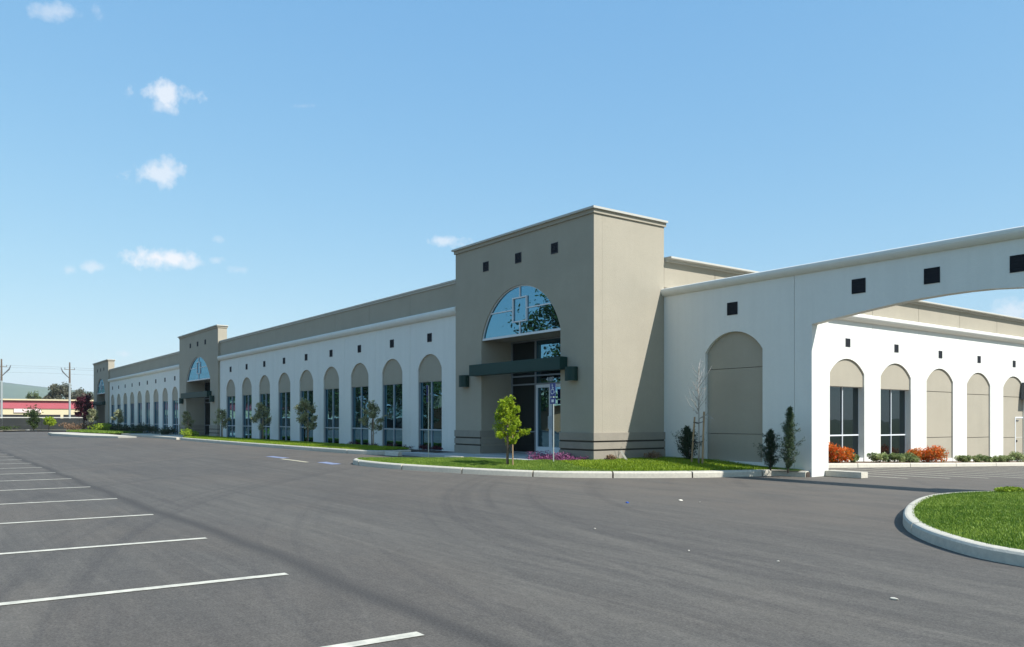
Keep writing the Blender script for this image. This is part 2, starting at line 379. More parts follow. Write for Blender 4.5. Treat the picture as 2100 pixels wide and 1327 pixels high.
for x0, x1, y0, y1, m in ((-27.5, -25.9, 9.72, 9.98, BLUEP), (-25.7, -23.5, 9.55, 9.68, PAINT2), (-23.2, -22.1, 9.8, 10.1, BLUEP)):
    line(x0, x1, y0, y1, m)

# ---- polygons with kerbs
def inside(poly, P):
    x, y = P[:, 0], P[:, 1]; r = np.zeros(len(P), bool); n = len(poly)
    for i in range(n):
        x0, y0 = poly[i]; x1, y1 = poly[(i+1) % n]
        if y0 == y1: continue
        cnd = ((y0 > y) != (y1 > y)) & (x < (x1-x0)*(y-y0)/(y1-y0)+x0); r ^= cnd
    return r
def pdist(path, x, y):
    b = 1e9
    for (x0, y0), (x1, y1) in zip(path[:-1], path[1:]):
        dx, dy = x1-x0, y1-y0; L = dx*dx+dy*dy
        t_ = max(0, min(1, ((x-x0)*dx+(y-y0)*dy)/L)) if L > 0 else 0
        b = min(b, math.hypot(x-x0-t_*dx, y-y0-t_*dy))
    return b
def vdist(path, X, Y):
    b = np.full(len(X), 1e9)
    for (x0, y0), (x1, y1) in zip(path[:-1], path[1:]):
        dx, dy = x1-x0, y1-y0; L = max(1e-12, dx*dx+dy*dy)
        t_ = np.clip(((X-x0)*dx+(Y-y0)*dy)/L, 0, 1); b = np.minimum(b, np.hypot(X-x0-t_*dx, Y-y0-t_*dy))
    return b
def vS(x): x = np.clip(x, 0, 1); return x*x*(3-2*x)
def vhz(X, Y): return .2*vS((-X-14)/12)*vS((Y-5)/7)-np.where(X > -17.5, .03*np.maximum(0, Y-18.5), 0)
def smooth_path(p, k=6):
    out = []; n = len(p)
    for i in range(n-1):
        p0 = p[max(i-1, 0)]; p1 = p[i]; p2 = p[i+1]; p3 = p[min(i+2, n-1)]
        for j in range(k):
            t_ = j/k
            out.append(tuple(.5*((2*p1[a])+(-p0[a]+p2[a])*t_+(2*p0[a]-5*p1[a]+4*p2[a]-p3[a])*t_*t_+(-p0[a]+3*p1[a]-3*p2[a]+p3[a])*t_**3) for a in (0, 1)))
    out.append(p[-1]); return out
def fill(name, poly, zf, m, step=.5, kind='structure', label=None, parent=None):
    x0, x1 = min(p[0] for p in poly), max(p[0] for p in poly); y0, y1 = min(p[1] for p in poly), max(p[1] for p in poly)
    g = np.array([(x, y) for x in np.arange(x0+step/2, x1, step) for y in np.arange(y0+step/2, y1, step)])
    if len(g):
        g = g[inside(poly, g)]; g = [p for p in g if pdist(poly+[poly[0]], p[0], p[1]) > step*.25]
    pts = [Vector(p) for p in poly]+[Vector(p) for p in g]
    r = delaunay_2d_cdt(pts, [], [list(range(len(poly)))], 1, 1e-4)
    me = bpy.data.meshes.new(name); me.from_pydata([(v.x, v.y, zf(v.x, v.y)) for v in r[0]], [], [tuple(f) for f in r[2]])
    bm = bmesh.new(); bm.from_mesh(me); bmesh.ops.recalc_face_normals(bm, faces=bm.faces)
    for f in bm.faces:
        if f.normal.z < 0: f.normal_flip()
    bm.to_mesh(me); bm.free()
    me.polygons.foreach_set('use_smooth', [True]*len(me.polygons))
    o = link(name, me, m, parent)
    if parent is None: tag(o, label, kind=kind)
    return o
def resample(path, step):
    d = [0]
    for a, b in zip(path[:-1], path[1:]): d.append(d[-1]+math.dist(a, b))
    n = max(1, round(d[-1]/step)); out = []
    for i in range(n+1):
        s = d[-1]*i/n; j = 0
        while j < len(d)-2 and d[j+1] < s: j += 1
        t_ = (s-d[j])/max(1e-9, d[j+1]-d[j]); out.append((path[j][0]+(path[j+1][0]-path[j][0])*t_, path[j][1]+(path[j+1][1]-path[j][1])*t_))
    return out
def kerb(path, side, label, stone=2.0, w=.16, h=.15, m=CONCW, wf=None):
    """path = foot of the front face; side=+1 if the lawn lies to the left of travel"""
    root = MB(); fine = resample(path, .2); n = len(fine)
    nr = []
    for i in range(n):
        a, b = fine[max(i-1, 0)], fine[min(i+1, n-1)]; L = math.dist(a, b) or 1
        nr.append((-(b[1]-a[1])/L*side, (b[0]-a[0])/L*side))
    def ring(i, cut=0):
        (x, y), (nx, ny) = fine[i], nr[i]; z = hz(x, y); ww = wf(x, y) if wf else w
        pr = [(0.0, -.12), (0.008, h*.78), (.03, h*.95), (.055, h), (ww, h+.002), (ww, -.12)]
        return [(x+nx*(p+cut), y+ny*(p+cut), z+q-cut) for p, q in pr]
    def seg(i0, i1, cut=0, trim=0.):
        mm = MB(); k = 6; rs = [ring(i, cut) for i in range(i0, i1+1)]
        if trim:
            for e, o_ in ((0, 1), (-1, -2)):
                rs[e] = [tuple(Vector(p)+(Vector(q)-Vector(p)).normalized()*trim) for p, q in zip(rs[e], rs[o_])]
        for r_ in rs: mm.v += r_
        for i in range(len(rs)-1):
            for j in range(k): mm.f.append((i*k+j, i*k+(j+1) % k, (i+1)*k+(j+1) % k, (i+1)*k+j))
        mm.f.append(tuple(range(k))); mm.f.append(tuple(range((len(rs)-1)*k, len(rs)*k))[::-1]); return mm
    base = tag(link('kerb', seg(0, n-1, .022).mesh('kerb_bed'), SOIL), label, kind='structure')
    per = max(2, round(stone/.2)); i = 0
    while i < n-1:
        j = min(n-1, i+per)
        if n-1-j < per*.4: j = n-1
        link('kerb_stone', seg(i, j, 0, .020).mesh('kerb_stone'), m, base); i = j
    return base
def grass(name, poly, zf, n, hgt, m, label, tonef=None):
    x0, x1 = min(p[0] for p in poly), max(p[0] for p in poly); y0, y1 = min(p[1] for p in poly), max(p[1] for p in poly)
    P = np.column_stack([RNG.uniform(x0, x1, n*3), RNG.uniform(y0, y1, n*3)]); P = P[inside(poly, P)][:n]
    k = len(P); Z = zf(P[:, 0], P[:, 1])
    hh = hgt*RNG.uniform(.5, 1.3, k); lean = RNG.normal(size=(k, 2))*hh[:, None]*.45; an_ = RNG.uniform(0, 6.28, k); w = hgt*.16+.004
    dx, dy = np.cos(an_)*w, np.sin(an_)*w
    A = np.column_stack([P[:, 0]-dx, P[:, 1]-dy, Z-.005]); B = np.column_stack([P[:, 0]+dx, P[:, 1]+dy, Z-.005]); C = np.column_stack([P[:, 0]+lean[:, 0], P[:, 1]+lean[:, 1], Z+hh])
    V = np.stack([A, B, C], 1).reshape(-1).astype(np.float32)
    me = bpy.data.meshes.new(name); me.vertices.add(k*3); me.vertices.foreach_set('co', V); me.loops.add(k*3); me.loops.foreach_set('vertex_index', np.arange(k*3, dtype=np.int32))
    me.polygons.add(k); me.polygons.foreach_set('loop_start', np.arange(0, k*3, 3, dtype=np.int32)); me.update(); me.validate()
    at = me.attributes.new('tone', 'FLOAT', 'FACE')
    pt = .5+.5*np.sin(P[:, 0]*1.7+np.sin(P[:, 1]*2.3)*1.5)*np.cos(P[:, 1]*1.3+P[:, 0]*.6)
    pt2 = .5+.5*np.sin(P[:, 0]*5.1+2*np.sin(P[:, 1]*4.3))*np.sin(P[:, 1]*6.2+P[:, 0]*2.1)
    at.data.foreach_set('value', np.clip(pt*.35+pt2*.25+RNG.normal(size=k)*.28+.1, 0, 1).astype(np.float32))
    return tag(link(name, me, m), label, cat=None, kind='stuff')

# entrance island
ISL = smooth_path([(-20.95, 13.3), (-21.7, 11.7), (-22.25, 10.9), (-22.0, 10.42), (-21.3, 10.28), (-19.9, 10.47), (-18.35, 11.02), (-16.86, 11.72), (-15.45, 12.65), (-14.2, 14.05), (-13.25, 15.6), (-12.72, 17.0), (-12.6, 17.55)], 7)
ISLK = ISL+[(-12.45, 17.72), (-12.2, 17.8), (-11.72, 17.82)]
def isz(x, y):
    d = pdist(ISL, x, y); a = hz(x, y)+.14; b = .28
    v = a+(b-a)*S((d-.1)/2.2)
    return v
wkf = lambda x, y: .16 if x < -15.3 or y > 17.4 else .16+.16*S((x+15.3)/.5)
kerb(ISLK, 1, 'pale concrete kerb round the entrance lawn', 2.0, wf=wkf)
def offset(path, side, w):
    out = []
    for i, p in enumerate(path):
        a, b = path[max(i-1, 0)], path[min(i+1, len(path)-1)]; L = math.dist(a, b) or 1
        ww = w(p[0], p[1]) if callable(w) else w
        out.append((p[0]-(b[1]-a[1])/L*side*ww, p[1]+(b[0]-a[0])/L*side*ww))
    return out
inner = offset(ISL, 1, lambda x, y: wkf(x, y)-.02)
islp = [(round(a, 4), round(b, 4)) for a, b in inner if b < 17.45]+[(-12.75, 17.55), (-11.9, 17.75), (-11.9, 18.06), (-16.68, 18.06), (-16.68, 15.18), (-17.9, 15.18), (-17.9, 13.75), (-20.7, 13.75)]
fill('lawn', islp, isz, TURF, .4, label='green lawn on the entrance island')
lawnA = [p for p in islp[:]]
cov = [(-16.9, 18.0), (-16.6, 15.1), (-16.9, 14.2), (-15.9, 13.9), (-15.0, 13.9), (-14.45, 14.4), (-13.6, 15.8), (-13.1, 16.9), (-12.9, 17.5), (-12.5, 17.95)]
lawnA = [(a, b) for a, b in inner if a < -14.3]+[(-14.6, 14.0), (-15.9, 13.9), (-16.9, 14.2), (-16.7, 15.1), (-17.9, 15.1), (-17.9, 13.8), (-20.7, 13.8)]
vis = lambda X, Y: vhz(X, Y)+.14+(.14-vhz(X, Y))*vS((vdist(ISL, X, Y)-.1)/2.2)
grass('grass', lawnA, vis, 75000, .035, L_GRASS, 'short mown green grass on the entrance island')
grass('ground_cover', cov, vis, 26000, .065, L_COVER, 'bright yellow green ground cover in front of the white gateway wall')
for yy, dz in ((13.75, 0), ):
    link('walkway', MB().box(-25.25, -17.9, 13.76, 15.4, .05, .281).mesh('walkway'), WALK)
tag(bpy.data.objects['walkway'], 'grey concrete walkway leading to the entrance', kind='structure')
# long lawn in front of the arcade
L2 = smooth_path([(-25.35, 14.3), (-25.4, 13.4), (-25.75, 12.95), (-26.7, 12.66), (-30, 12.58), (-38, 12.52), (-45, 12.62), (-50.6, 12.78), (-51.6, 13.2), (-51.8, 14.2)], 6)
kerb(L2, -1, 'low kerb along the narrow lawn before the long arcade', 3.0)
in2 = offset(L2, -1, .14)
z2 = lambda x, y: hz(x, y)+.14+.03*S((y-12.6)/1)
fill('lawn', in2+[(-51.7, 14.5), (-25.5, 14.5)], z2, TURFY, .8, label='narrow weedy lawn in front of the long arcade')
grass('grass', in2+[(-51.5, 14.3), (-25.6, 14.3)], lambda X, Y: vhz(X, Y)+.14+.03*vS((Y-12.6)/1), 60000, .075, L_COVER, 'taller bright green grass along the long arcade')
fill('planting_bed', [(-24.0, 14.5), (-24.0, 15.45), (-51.5, 15.45), (-51.5, 14.5)], lambda x, y: .30, SOIL, 1.2, label='dark soil bed at the foot of the near arcade')
fill('planting_bed', [(-60.9, 14.2), (-60.9, 15.45), (-87.6, 15.45), (-87.6, 14.2)], lambda x, y: .30, SOIL, 1.5, label='dark soil bed at the foot of the far arcade')
# concrete by the farther entrances
link('walkway', MB().box(-68.5, -51.9, 12.8, 15.3, .05, .33).mesh('walkway'), CONCW); tag(bpy.data.objects['walkway.001'], 'pale concrete walkway before the middle entrance tower', kind='structure')
def slabpoly(name, poly, z, m, label):
    mm = MB(); n = len(poly); mm.v = [(x, y, z) for x, y in poly]+[(x, y, 0) for x, y in poly]
    mm.f = [tuple(range(n))]+[((i+1) % n, i, i+n, (i+1) % n+n) for i in range(n)]
    return tag(link(name, mm.mesh(name), m), label, kind='structure')
slabpoly('ramp', [(-58.6, 11.9), (-59.4, 10.9), (-64.5, 9.6), (-74.5, 8.8), (-80.5, 9.2), (-82, 10.6), (-69.5, 12.0)], .30, CONCW, 'bright white concrete ramp nose at the far end')
fill('lawn', [(-69.2, 12.0), (-82, 10.7), (-88, 13.5), (-88, 15.1), (-70, 15.1)], lambda x, y: .35, TURFY, 1.5, label='small green patch before the far arcade')
grass('grass', [(-69.2, 12.1), (-82, 10.8), (-88, 13.5), (-88, 15.1), (-72, 15.1)], lambda X, Y: X*0+.34, 20000, .14, L_GRASS, 'green tuft of lawn before the far arcade')
kerb(smooth_path([(-105, -20), (-104.8, 7.3), (-99, 9.6), (-89.3, 12.3)], 6), -1, 'kerb at the far edge of the car park', 4.0)
fill('verge', [(-111, -40), (-105.2, -40), (-105, 7.4), (-99.1, 9.8), (-89.5, 12.5), (-89, 16), (-111, 20)], lambda x, y: .22, mat('verge_dirt', (.13, .10, .06), .95, [((.6, .6, .6), .6, (.07, .09, .03))]), 3, label='rough verge below the dark boundary wall')
# side yard bed
fill('planting_bed', [(-15.35, 19.0), (-15.35, 60), (-16.68, 60), (-16.68, 19.0)], lambda x, y: hz(x if x > -17.5 else -16, y)+.13, BARKM, .6, label='bark mulch bed along the sunlit side arcade')
kerb([(-15.2, 19.0), (-15.2, 25), (-15.2, 60)], 1, 'kerb along the sunlit side arcade', 3.6)
slabpoly('gate_plinth', [(-11.69, 18.62), (-10.72, 18.62), (-10.72, 18.92), (-11.69, 18.92)], .145, CONCW, 'low concrete plinth behind the gateway pillar')
# right island
RI = smooth_path([(-1.0, 16.9), (-4.2, 16.75), (-6.1, 16.3), (-6.75, 15.5), (-6.93, 14.3), (-6.5, 12.7), (-5.7, 10.95), (-4.9, 9.8), (-4.0, 9.0), (-3.3, 8.72), (-2.2, 8.55), (-.5, 8.5)], 7)
kerb(RI, 1, 'pale curving kerb of the lawn island at the right', 2.4, w=.15, h=.14)
ri = offset(RI, 1, .13)
def riz(x, y): return .125+.10*S((pdist(RI, x, y)-.1)/1.6)
fill('lawn', ri+[(3, 8.6), (3, 17)], riz, TURF, .35, label='green lawn island at the right edge')
grass('grass', [(a, b) for a, b in ri]+[(0, 8.7), (0, 16.6)], lambda X, Y: .125+.10*vS((vdist(RI, X, Y)-.1)/1.6), 170000, .032, L_GRASS, 'thick green grass on the right hand island')

# hills
def hillrow(y0, d, hgt, label, seed, wid=2600):
    rr = random.Random(seed); m = MB(); n = 60; ph = [rr.uniform(0, 6) for _ in range(5)]
    for i in range(n+1):
        u = i/n*2-1
        yy = y0+u*wid
        h = hgt*(.62+.22*math.sin(u*3+ph[0])+.12*math.sin(u*7+ph[1])+.06*math.sin(u*17+ph[2]))*(1-.25*max(0, u))
        for k, (dd, q) in enumerate(((0, 0), (260, .45), (520, .8), (800, 1), (1300, .7))):
            m.v.append((-d-dd, yy, -2+h*q+rr.uniform(-3, 3)*(k > 0)))
    for i in range(n):
        for k in range(4): m.f.append((i*5+k, (i+1)*5+k, (i+1)*5+k+1, i*5+k+1))
    return tag(link('hill', m.mesh('hill', True), HILL), label, kind='structure')
hillrow(200, 2300, 148, 'low green hills fading into the distance', 3)

# ================================================================== THE BUILDING
XC, YT, YA, YG = -16.66, 15.20, 15.32, 18.04
B = empty('commercial_building', (XC, YT, 0), 'long one storey tan and white commercial building with arched arcades and square entrance towers', 'building')
def part(name, mb, m, parent=B, loc=(0, 0, 0), rot=0): return link(name, mb.mesh(name), m, parent, loc, rot)
def archpts(hw, spring, rise, n=16):
    R = (hw*hw+rise*rise)/(2*rise); zc = spring+rise-R; a0 = math.asin(min(1, hw/R))
    if rise > hw: a0 = math.pi-a0
    return [(R*math.sin(-a0+2*a0*i/n), zc+R*math.cos(-a0+2*a0*i/n)) for i in range(n+1)]
def arch_outline(wl_, wr_, zb, zt, hw, spring, rise):
    p = [(-wl_, zb), (-hw, zb)]+archpts(hw, spring, rise)+[(hw, zb), (wr_, zb), (wr_, zt), (-wl_, zt)]
    return p
def vent_mesh(s=.142):
    fr = MB(); t_ = .018
    for a in ((-s-t_, s+t_, s, s+t_), (-s-t_, s+t_, -s-t_, -s), (-s-t_, -s, -s, s), (s, s+t_, -s, s)): fr.box(a[0], a[1], -.014, .004, a[2], a[3])
    lo = MB(); lo.box(-s, s, -.004, .002, -s, s)
    n = 5
    for i in range(n):
        z = -s+(i+.5)*2*s/n
        lo.add([(-s, -.011, z-.015), (s, -.011, z-.015), (s, -.005, z+.012), (-s, -.005, z+.012), (-s, -.004, z-.015), (s, -.004, z-.015)], [(0, 1, 2, 3), (0, 4, 5, 1)])
    return fr.mesh('vent_frame'), lo.mesh('vent')
VF, VL = vent_mesh(); VF.materials.append(VENTFR); VL.materials.append(DKMET)
VF2, VL2 = vent_mesh(.155); VF2.materials.append(DKMET); VL2.materials.append(DKMET)
def vent(loc, rot=0, big=False, parent=B):
    o = link('vent', VL2 if big else VL, None, parent, loc, rot)
    f = bpy.data.objects.new('vent_frame', VF2 if big else VF); COL.objects.link(f); f.parent = o
# ---- window prototype: frame in two by two panes
def window_meshes(w, z0, z1, zt):
    f = MB(); q = .017
    f.box(-w, w, .01, .06, z1-.02, z1); f.box(-w, w, 0, .06, z0, z0+.05); f.box(-w, -w+.025, .01, .06, z0+.05, z1-.02); f.box(w-.025, w, .01, .06, z0+.05, z1-.02)
    f.box(-q, q, -.012, .06, z0+.05, z1-.02); f.box(-w+.025, -q, -.008, .06, zt-.025, zt+.025); f.box(q, w-.025, -.008, .06, zt-.025, zt+.025)
    ps = []
    for a, b in ((-w+.025, -q), (q, w-.025)):
        for c_, d in ((z0+.05, zt-.025), (zt+.025, z1-.02)):
            tl = RNG.normal()*.0016
            p = MB(); p.add([(a, .028+tl, c_), (b, .028-tl, c_), (b, .028-tl, d), (a, .028+tl, d)], [(0, 1, 2, 3)]); ps.append(p.mesh('pane'))
    return f.mesh('window_frame'), ps
def place_window(wm, parent, loc, rot=0, gm=GLASS):
    o = link('window', wm[0], ALU_SHADE if rot == 0 else ALU, parent, loc, rot)
    for p in wm[1]:
        if not p.materials: p.materials.append(gm)
        c_ = bpy.data.objects.new('pane', p); COL.objects.link(c_); c_.parent = o
    return o
def cornice(name, x0, x1, loc, prof, m, rot=0, parent=B, ret=None):
    return part(name, MB().run(prof, x0, x1), m, parent, loc, rot)
CORN = [(0, 5.13), (-.05, 5.14), (-.10, 5.17), (-.14, 5.22), (-.165, 5.27), (-.17, 5.33), (-.16, 5.38), (-.13, 5.41), (0, 5.42)]
CAP = [(.0, 0), (-.06, 0), (-.06, -.10), (-.06, -.10), (-.05, -.10), (-.05, .0)]
def cap_prof(zt, tk=.09, o1=.12, o2=.06, step=.11, back=.30):
    return [(0, zt-tk-step), (-o2, zt-tk-step), (-o2, zt-tk), (-o1, zt-tk), (-o1, zt-.015), (-o1+.02, zt), (back, zt), (back, zt-tk-step)]
# ---- arcades on the shaded front
HW, SPR, RISE = .865, 3.33, .55
win_front = window_meshes(HW+.02, .27, 2.87, 1.06)
pm = {}
def retmesh():
    a = MB().box(-.02, .02, 0, .12, .2, 2.865).mesh('pier_return'); a.materials.append(ALUD); pm['ret'] = a; return a
def bay(xc, wl_, wr_):
    key = (round(wl_, 3), round(wr_, 3))
    if key not in pm:
        a = MB().slab(arch_outline(wl_-.006, wr_-.006, .2, 5.14, HW, SPR, RISE), 0, .055).mesh('wall_panel'); a.materials.append(WHITE); pm[key] = a
    link('wall_panel', pm[key], None, B, (xc, YA, 0))
    if 'inf' not in pm:
        a = MB().box(-HW-.1, HW+.1, 0, .12, 2.87, 3.98).mesh('infill_panel'); a.materials.append(TAN); pm['inf'] = a
    link('infill_panel', pm['inf'], None, B, (xc, YA+.06, 0))
    place_window(win_front, B, (xc, YA+.085, 0)); vent((xc+.01, YA, 4.49))
    for sx in (-1, 1): link('pier_return', pm.setdefault('ret', None) or retmesh(), None, B, (xc+sx*(HW+.02), YA+.06, 0))
a1 = np.linspace(-25.82, -49.40, 9); a2 = np.linspace(-62.55, -86.08, 9)
def arcade(cx, xr, xl):
    cx = list(cx)
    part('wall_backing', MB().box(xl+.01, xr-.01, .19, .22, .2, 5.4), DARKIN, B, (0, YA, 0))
    for i, x in enumerate(cx):
        r_ = xr-x if i == 0 else (cx[i-1]-x)/2; l_ = x-xl if i == len(cx)-1 else (x-cx[i+1])/2
        bay(x, l_, r_)
    w = 5.9
    n = 8
    for i in range(n): # tan parapet panels above
        a, b = xr+(xl-xr)*i/n, xr+(xl-xr)*(i+1)/n
        part('parapet_panel', MB().box(b+.006, a-.006, 0, .2, 5.42, 6.27), TAN, B, (0, YA+.01, 0))
    cornice('cornice', xl, xr, (0, YA-.001, 0), CORN, WHITE)
    cornice('coping', xl, xr, (0, YA+.01, 0), cap_prof(6.40, .07, .07, .035, .07), TANLITE)
T1 = (-23.83, -16.66); T2 = (-60.78, -51.56); T3 = (-95.81, -87.61)
arcade(a1, T1[0], T2[1]); arcade(a2, T2[0], T3[1])
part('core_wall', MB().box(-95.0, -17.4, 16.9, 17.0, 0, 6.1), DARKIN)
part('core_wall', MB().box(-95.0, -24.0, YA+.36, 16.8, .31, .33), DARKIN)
part('back_wall', MB().box(T3[0]+.3, XC-.3, 77.7, 78, -2, 6.2), TAN)
part('end_wall', MB().box(T3[0]+.2, T3[0]+.4, 18.2, 77.7, 0, 6.2), TAN)
part('roof', MB().box(-95.5, XC-.35, YA+.25, 77.6, 5.95, 6.05), ROOFM)
# ---- towers
def tower(x0, x1, ax, ahw, label_awn, lampgroup, first):
    H = 7.40; yb = 18.04 if first else YT+.56
    R = (ahw*ahw+1.54**2)/(2*1.54)
    out = [(x0-ax, .2), (-ahw, .2)]+archpts(ahw, 4.13, 1.54, 28)+[(ahw, .2), (x1-ax, .2), (x1-ax, H-.17), (x0-ax, H-.17)]
    part('tower_front', MB().slab(out, 0, .32), TAN, B, (ax, YT, 0))
    # the lit side, the hidden side and the back
    part('tower_side', MB().box(x1-.3, x1, YT+.323, yb+(-.003), .2 if first else 0, H-.17), TAN)
    part('tower_side', MB().box(x0, x0+.3, YT+.323, yb-.003, .2, H-.17), TAN)
    part('tower_back', MB().box(x0+.003, x1-.003, yb-.002, yb, 4.9, H-.17), TAN)
    if first: part('tower_roof', MB().box(x0+.3, x1-.3, YT+.32, yb, H-.6, H-.5), ROOFM)
    # coping: mitred ring of four runs joined in one mesh
    def ring(off, z0, z1, inn=.28):
        inn = min(inn, (yb-YT)/2-.02)
        m = MB(); a, b, c_, d = x0-off, x1+off, YT-off, yb+min(off, .06)
        i0, i1, i2, i3 = x0+inn, x1-inn, YT+inn, yb-inn
        o_ = [(a, c_), (b, c_), (b, d), (a, d)]; n_ = [(i0, i2), (i1, i2), (i1, i3), (i0, i3)]
        m.v = [(x, y, z0) for x, y in o_]+[(x, y, z0) for x, y in n_]+[(x, y, z1) for x, y in o_]+[(x, y, z1) for x, y in n_]
        for i in range(4):
            j = (i+1) % 4
            m.f += [(i, j, j+8, i+8), (i+4, i+12, j+12, j+4), (i+8, j+8, j+12, i+12), (i, i+4, j+4, j)]
        return m
    part('coping', ring(.11, H-.06, H), TANLITE); part('coping_moulding', ring(.045, H-.17, H-.06), TAN)
    if not first: part('recess_cap', MB().box(ax-ahw-.2, ax+ahw+.2, YT+.57, 16.6, 4.2, 5.9), TAN)
    # recess
    yr = 16.44; o_ = ahw
    part('recess_wall', MB().box(ax-o_-.15, ax-o_-.001, YT+.32, yr, .2, 4.13), TAN)
    part('recess_wall', MB().box(ax+o_+.001, ax+o_+.15, YT+.32, yr, .2, 4.13), TAN)
    part('recess_ceiling', MB().box(ax-o_, ax+o_, YT+.22, yr, 4.10, 4.16), TAN)
    part('porch_floor', MB().box(ax-o_, ax+o_, YT-.3, yr+.1, .1, .30), WALK)
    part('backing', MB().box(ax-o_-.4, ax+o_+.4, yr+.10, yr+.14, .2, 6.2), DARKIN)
    # lunette window: rim, bars, square, panes
    pts = archpts(ahw-.001, 4.13, 1.539, 28); pin = [(u*(1-.030/R), 4.13+.0+(z-4.13)*(1-.032/1.54)) for u, z in pts]
    m = MB(); n = len(pts)
    for i in range(n-1):
        a, b, c_, d = pts[i], pts[i+1], pin[i+1], pin[i]
        m.add([(a[0], -.015, a[1]), (b[0], -.015, b[1]), (c_[0], -.015, c_[1]), (d[0], -.015, d[1]), (a[0], .05, a[1]), (b[0], .05, b[1]), (c_[0], .05, c_[1]), (d[0], .05, d[1])],
              [(0, 1, 2, 3), (4, 7, 6, 5), (3, 2, 6, 7), (0, 4, 5, 1)])
    m.box(-ahw, ahw, -.018, .05, 4.08, 4.15)
    sq = .355
    m.box(-.017, .017, -.012, .045, 4.15, 4.54-.02); m.box(-.017, .017, -.012, .045, 5.29+.02, 5.64)
    hw2 = math.sqrt(max(0, R*R-(4.93-(5.67-R))**2))-.03
    m.box(-hw2, -sq-.02, -.012, .045, 4.912, 4.948); m.box(sq+.02, hw2, -.012, .045, 4.912, 4.948)
    for a in ((-sq-.02, sq+.02, 5.27, 5.31), (-sq-.02, sq+.02, 4.52, 4.56), (-sq-.02, -sq+.02, 4.56, 5.27), (sq-.02, sq+.02, 4.56, 5.27)): m.box(a[0], a[1], -.03, .045, a[2], a[3])
    lw = part('lunette_window', m, ALU, B, (ax, YT+.06, 0))
    def pane(poly, tilt=0):
        q = MB(); q.add([(u, .02+tilt*(u), z) for u, z in poly], [tuple(range(len(poly)))])
        p_ = q.mesh('pane', False, False); p_.materials.append(GLASS); c_ = bpy.data.objects.new('pane', p_); COL.objects.link(c_); c_.parent = lw
    ar = archpts(ahw-.02, 4.13, 1.52, 48)
    L_up = [(u, z) for u, z in ar if u <= 0 and z >= 4.93]; L_lo = [(u, z) for u, z in ar if u <= 0 and z < 4.93]
    R_up = [(-u, z) for u, z in L_up]; R_lo = [(-u, z) for u, z in L_lo]
    pane([(0, 4.93)]+[(-hw2-.02, 4.93)]+L_up+[(0, 5.65)]); pane([(0, 4.12)]+[(L_lo[0][0], 4.12)]+L_lo+[(-hw2-.02, 4.93), (0, 4.93)])
    pane(([(0, 4.93)]+[(hw2+.02, 4.93)]+R_up+[(0, 5.65)])[::-1], .001); pane(([(0, 4.12)]+[(R_lo[0][0], 4.12)]+R_lo+[(hw2+.02, 4.93), (0, 4.93)])[::-1], .001)
    # storefront glazing at the back of the recess
    st = MB(); xl, xr = -o_, o_
    dl = -.72 if first else -.9; dm = dl+.78; dr = dl+1.56
    for x in (xl+.03, dl, dr): st.box(x-.03, x+.03, 0, .08, .30, 4.10)
    if dr+.9 < xr: st.box(xr-.06, xr, 0, .08, .3, 4.10)
    for z in (2.90, 2.62, 4.07):
        for a, b in ((xl+.06, dl-.03), (dl+.03, dr-.03), (dr+.03, xr-.06)): st.box(a, b, .005, .07, z-.025, z+.025)
    st.box(xl+.06, dl-.03, .005, .07, 1.02, 1.06); st.box(dr+.03, xr-.06, .005, .07, 1.02, 1.06); st.box(xl+.06, dl-.03, .005, .07, .3, .36); st.box(dr+.03, xr-.06, .005, .07, .3, .36)
    sf = part('storefront', st, ALUD, B, (ax, yr, 0))
    def pn(a, b, z0, z1, gm=GLASSD, par=None):
        q = MB(); q.add([(a, .04, z0), (b, .04, z0), (b, .04, z1), (a, .04, z1)], [(0, 1, 2, 3)]); p_ = q.mesh('pane', False, False); p_.materials.append(gm)
        c_ = bpy.data.objects.new('pane', p_); COL.objects.link(c_); c_.parent = par or sf
    for a, b in ((xl+.06, dl-.03), (dr+.03, xr-.06)):
        for z0, z1 in ((.36, 1.02), (1.06, 2.595), (2.645, 2.875), (2.925, 4.045)): pn(a, b, z0, z1)
    for z0, z1 in ((2.645, 2.875), (2.925, 4.045)): pn(dl+.03, dr-.03, z0, z1, GLASS)
    for a, b, hx in ((dl+.035, dm-.004, -1), (dm+.004, dr-.035, 1)): # the two door leaves
        d = MB(); d.box(a, a+.07, 0, .05, .31, 2.59); d.box(b-.07, b, 0, .05, .31, 2.59); d.box(a+.07, b-.07, 0, .05, 2.49, 2.59); d.box(a+.07, b-.07, 0, .05, .31, .55)
        dd = part('door', d, ALU, B, (ax, yr+.01, 0)); q = MB(); q.add([(a+.07, .03, .55), (b-.07, .03, .55), (b-.07, .03, 2.49), (a+.07, .03, 2.49)], [(0, 1, 2, 3)])
        p_ = q.mesh('pane', False, False); p_.materials.append(GLASS); c_ = bpy.data.objects.new('pane', p_); COL.objects.link(c_); c_.parent = dd
        hx_ = b-.035 if hx < 0 else a+.035
        h_ = MB().tube([(hx_, -.002, 1.15), (hx_, -.05, 1.15), (hx_, -.05, 1.55), (hx_, -.002, 1.55)], .012, 6).mesh('handle'); h_.materials.append(ALU)
        c_ = bpy.data.objects.new('handle', h_); COL.objects.link(c_); c_.parent = dd
    # awning box
    aw = .28; me = bevel(MB().box(ax-o_-.30, ax+o_+.32, YT-.30, YT-.002, 2.90, 3.27).mesh('awning'), .008, 1); aw_ = link('awning', me, GREEN, B)
    # base courses with recessed grooves, on the front piers and the lit side
    zs = [(.2, .56), (.61, .80), (.85, 1.07)]
    GROOVE_SHADE = bpy.data.materials.get('base_groove_shade') or mat('base_groove_shade', (.07, .062, .05), .95)  # dark strips: the shade in the grooves is put into the colour
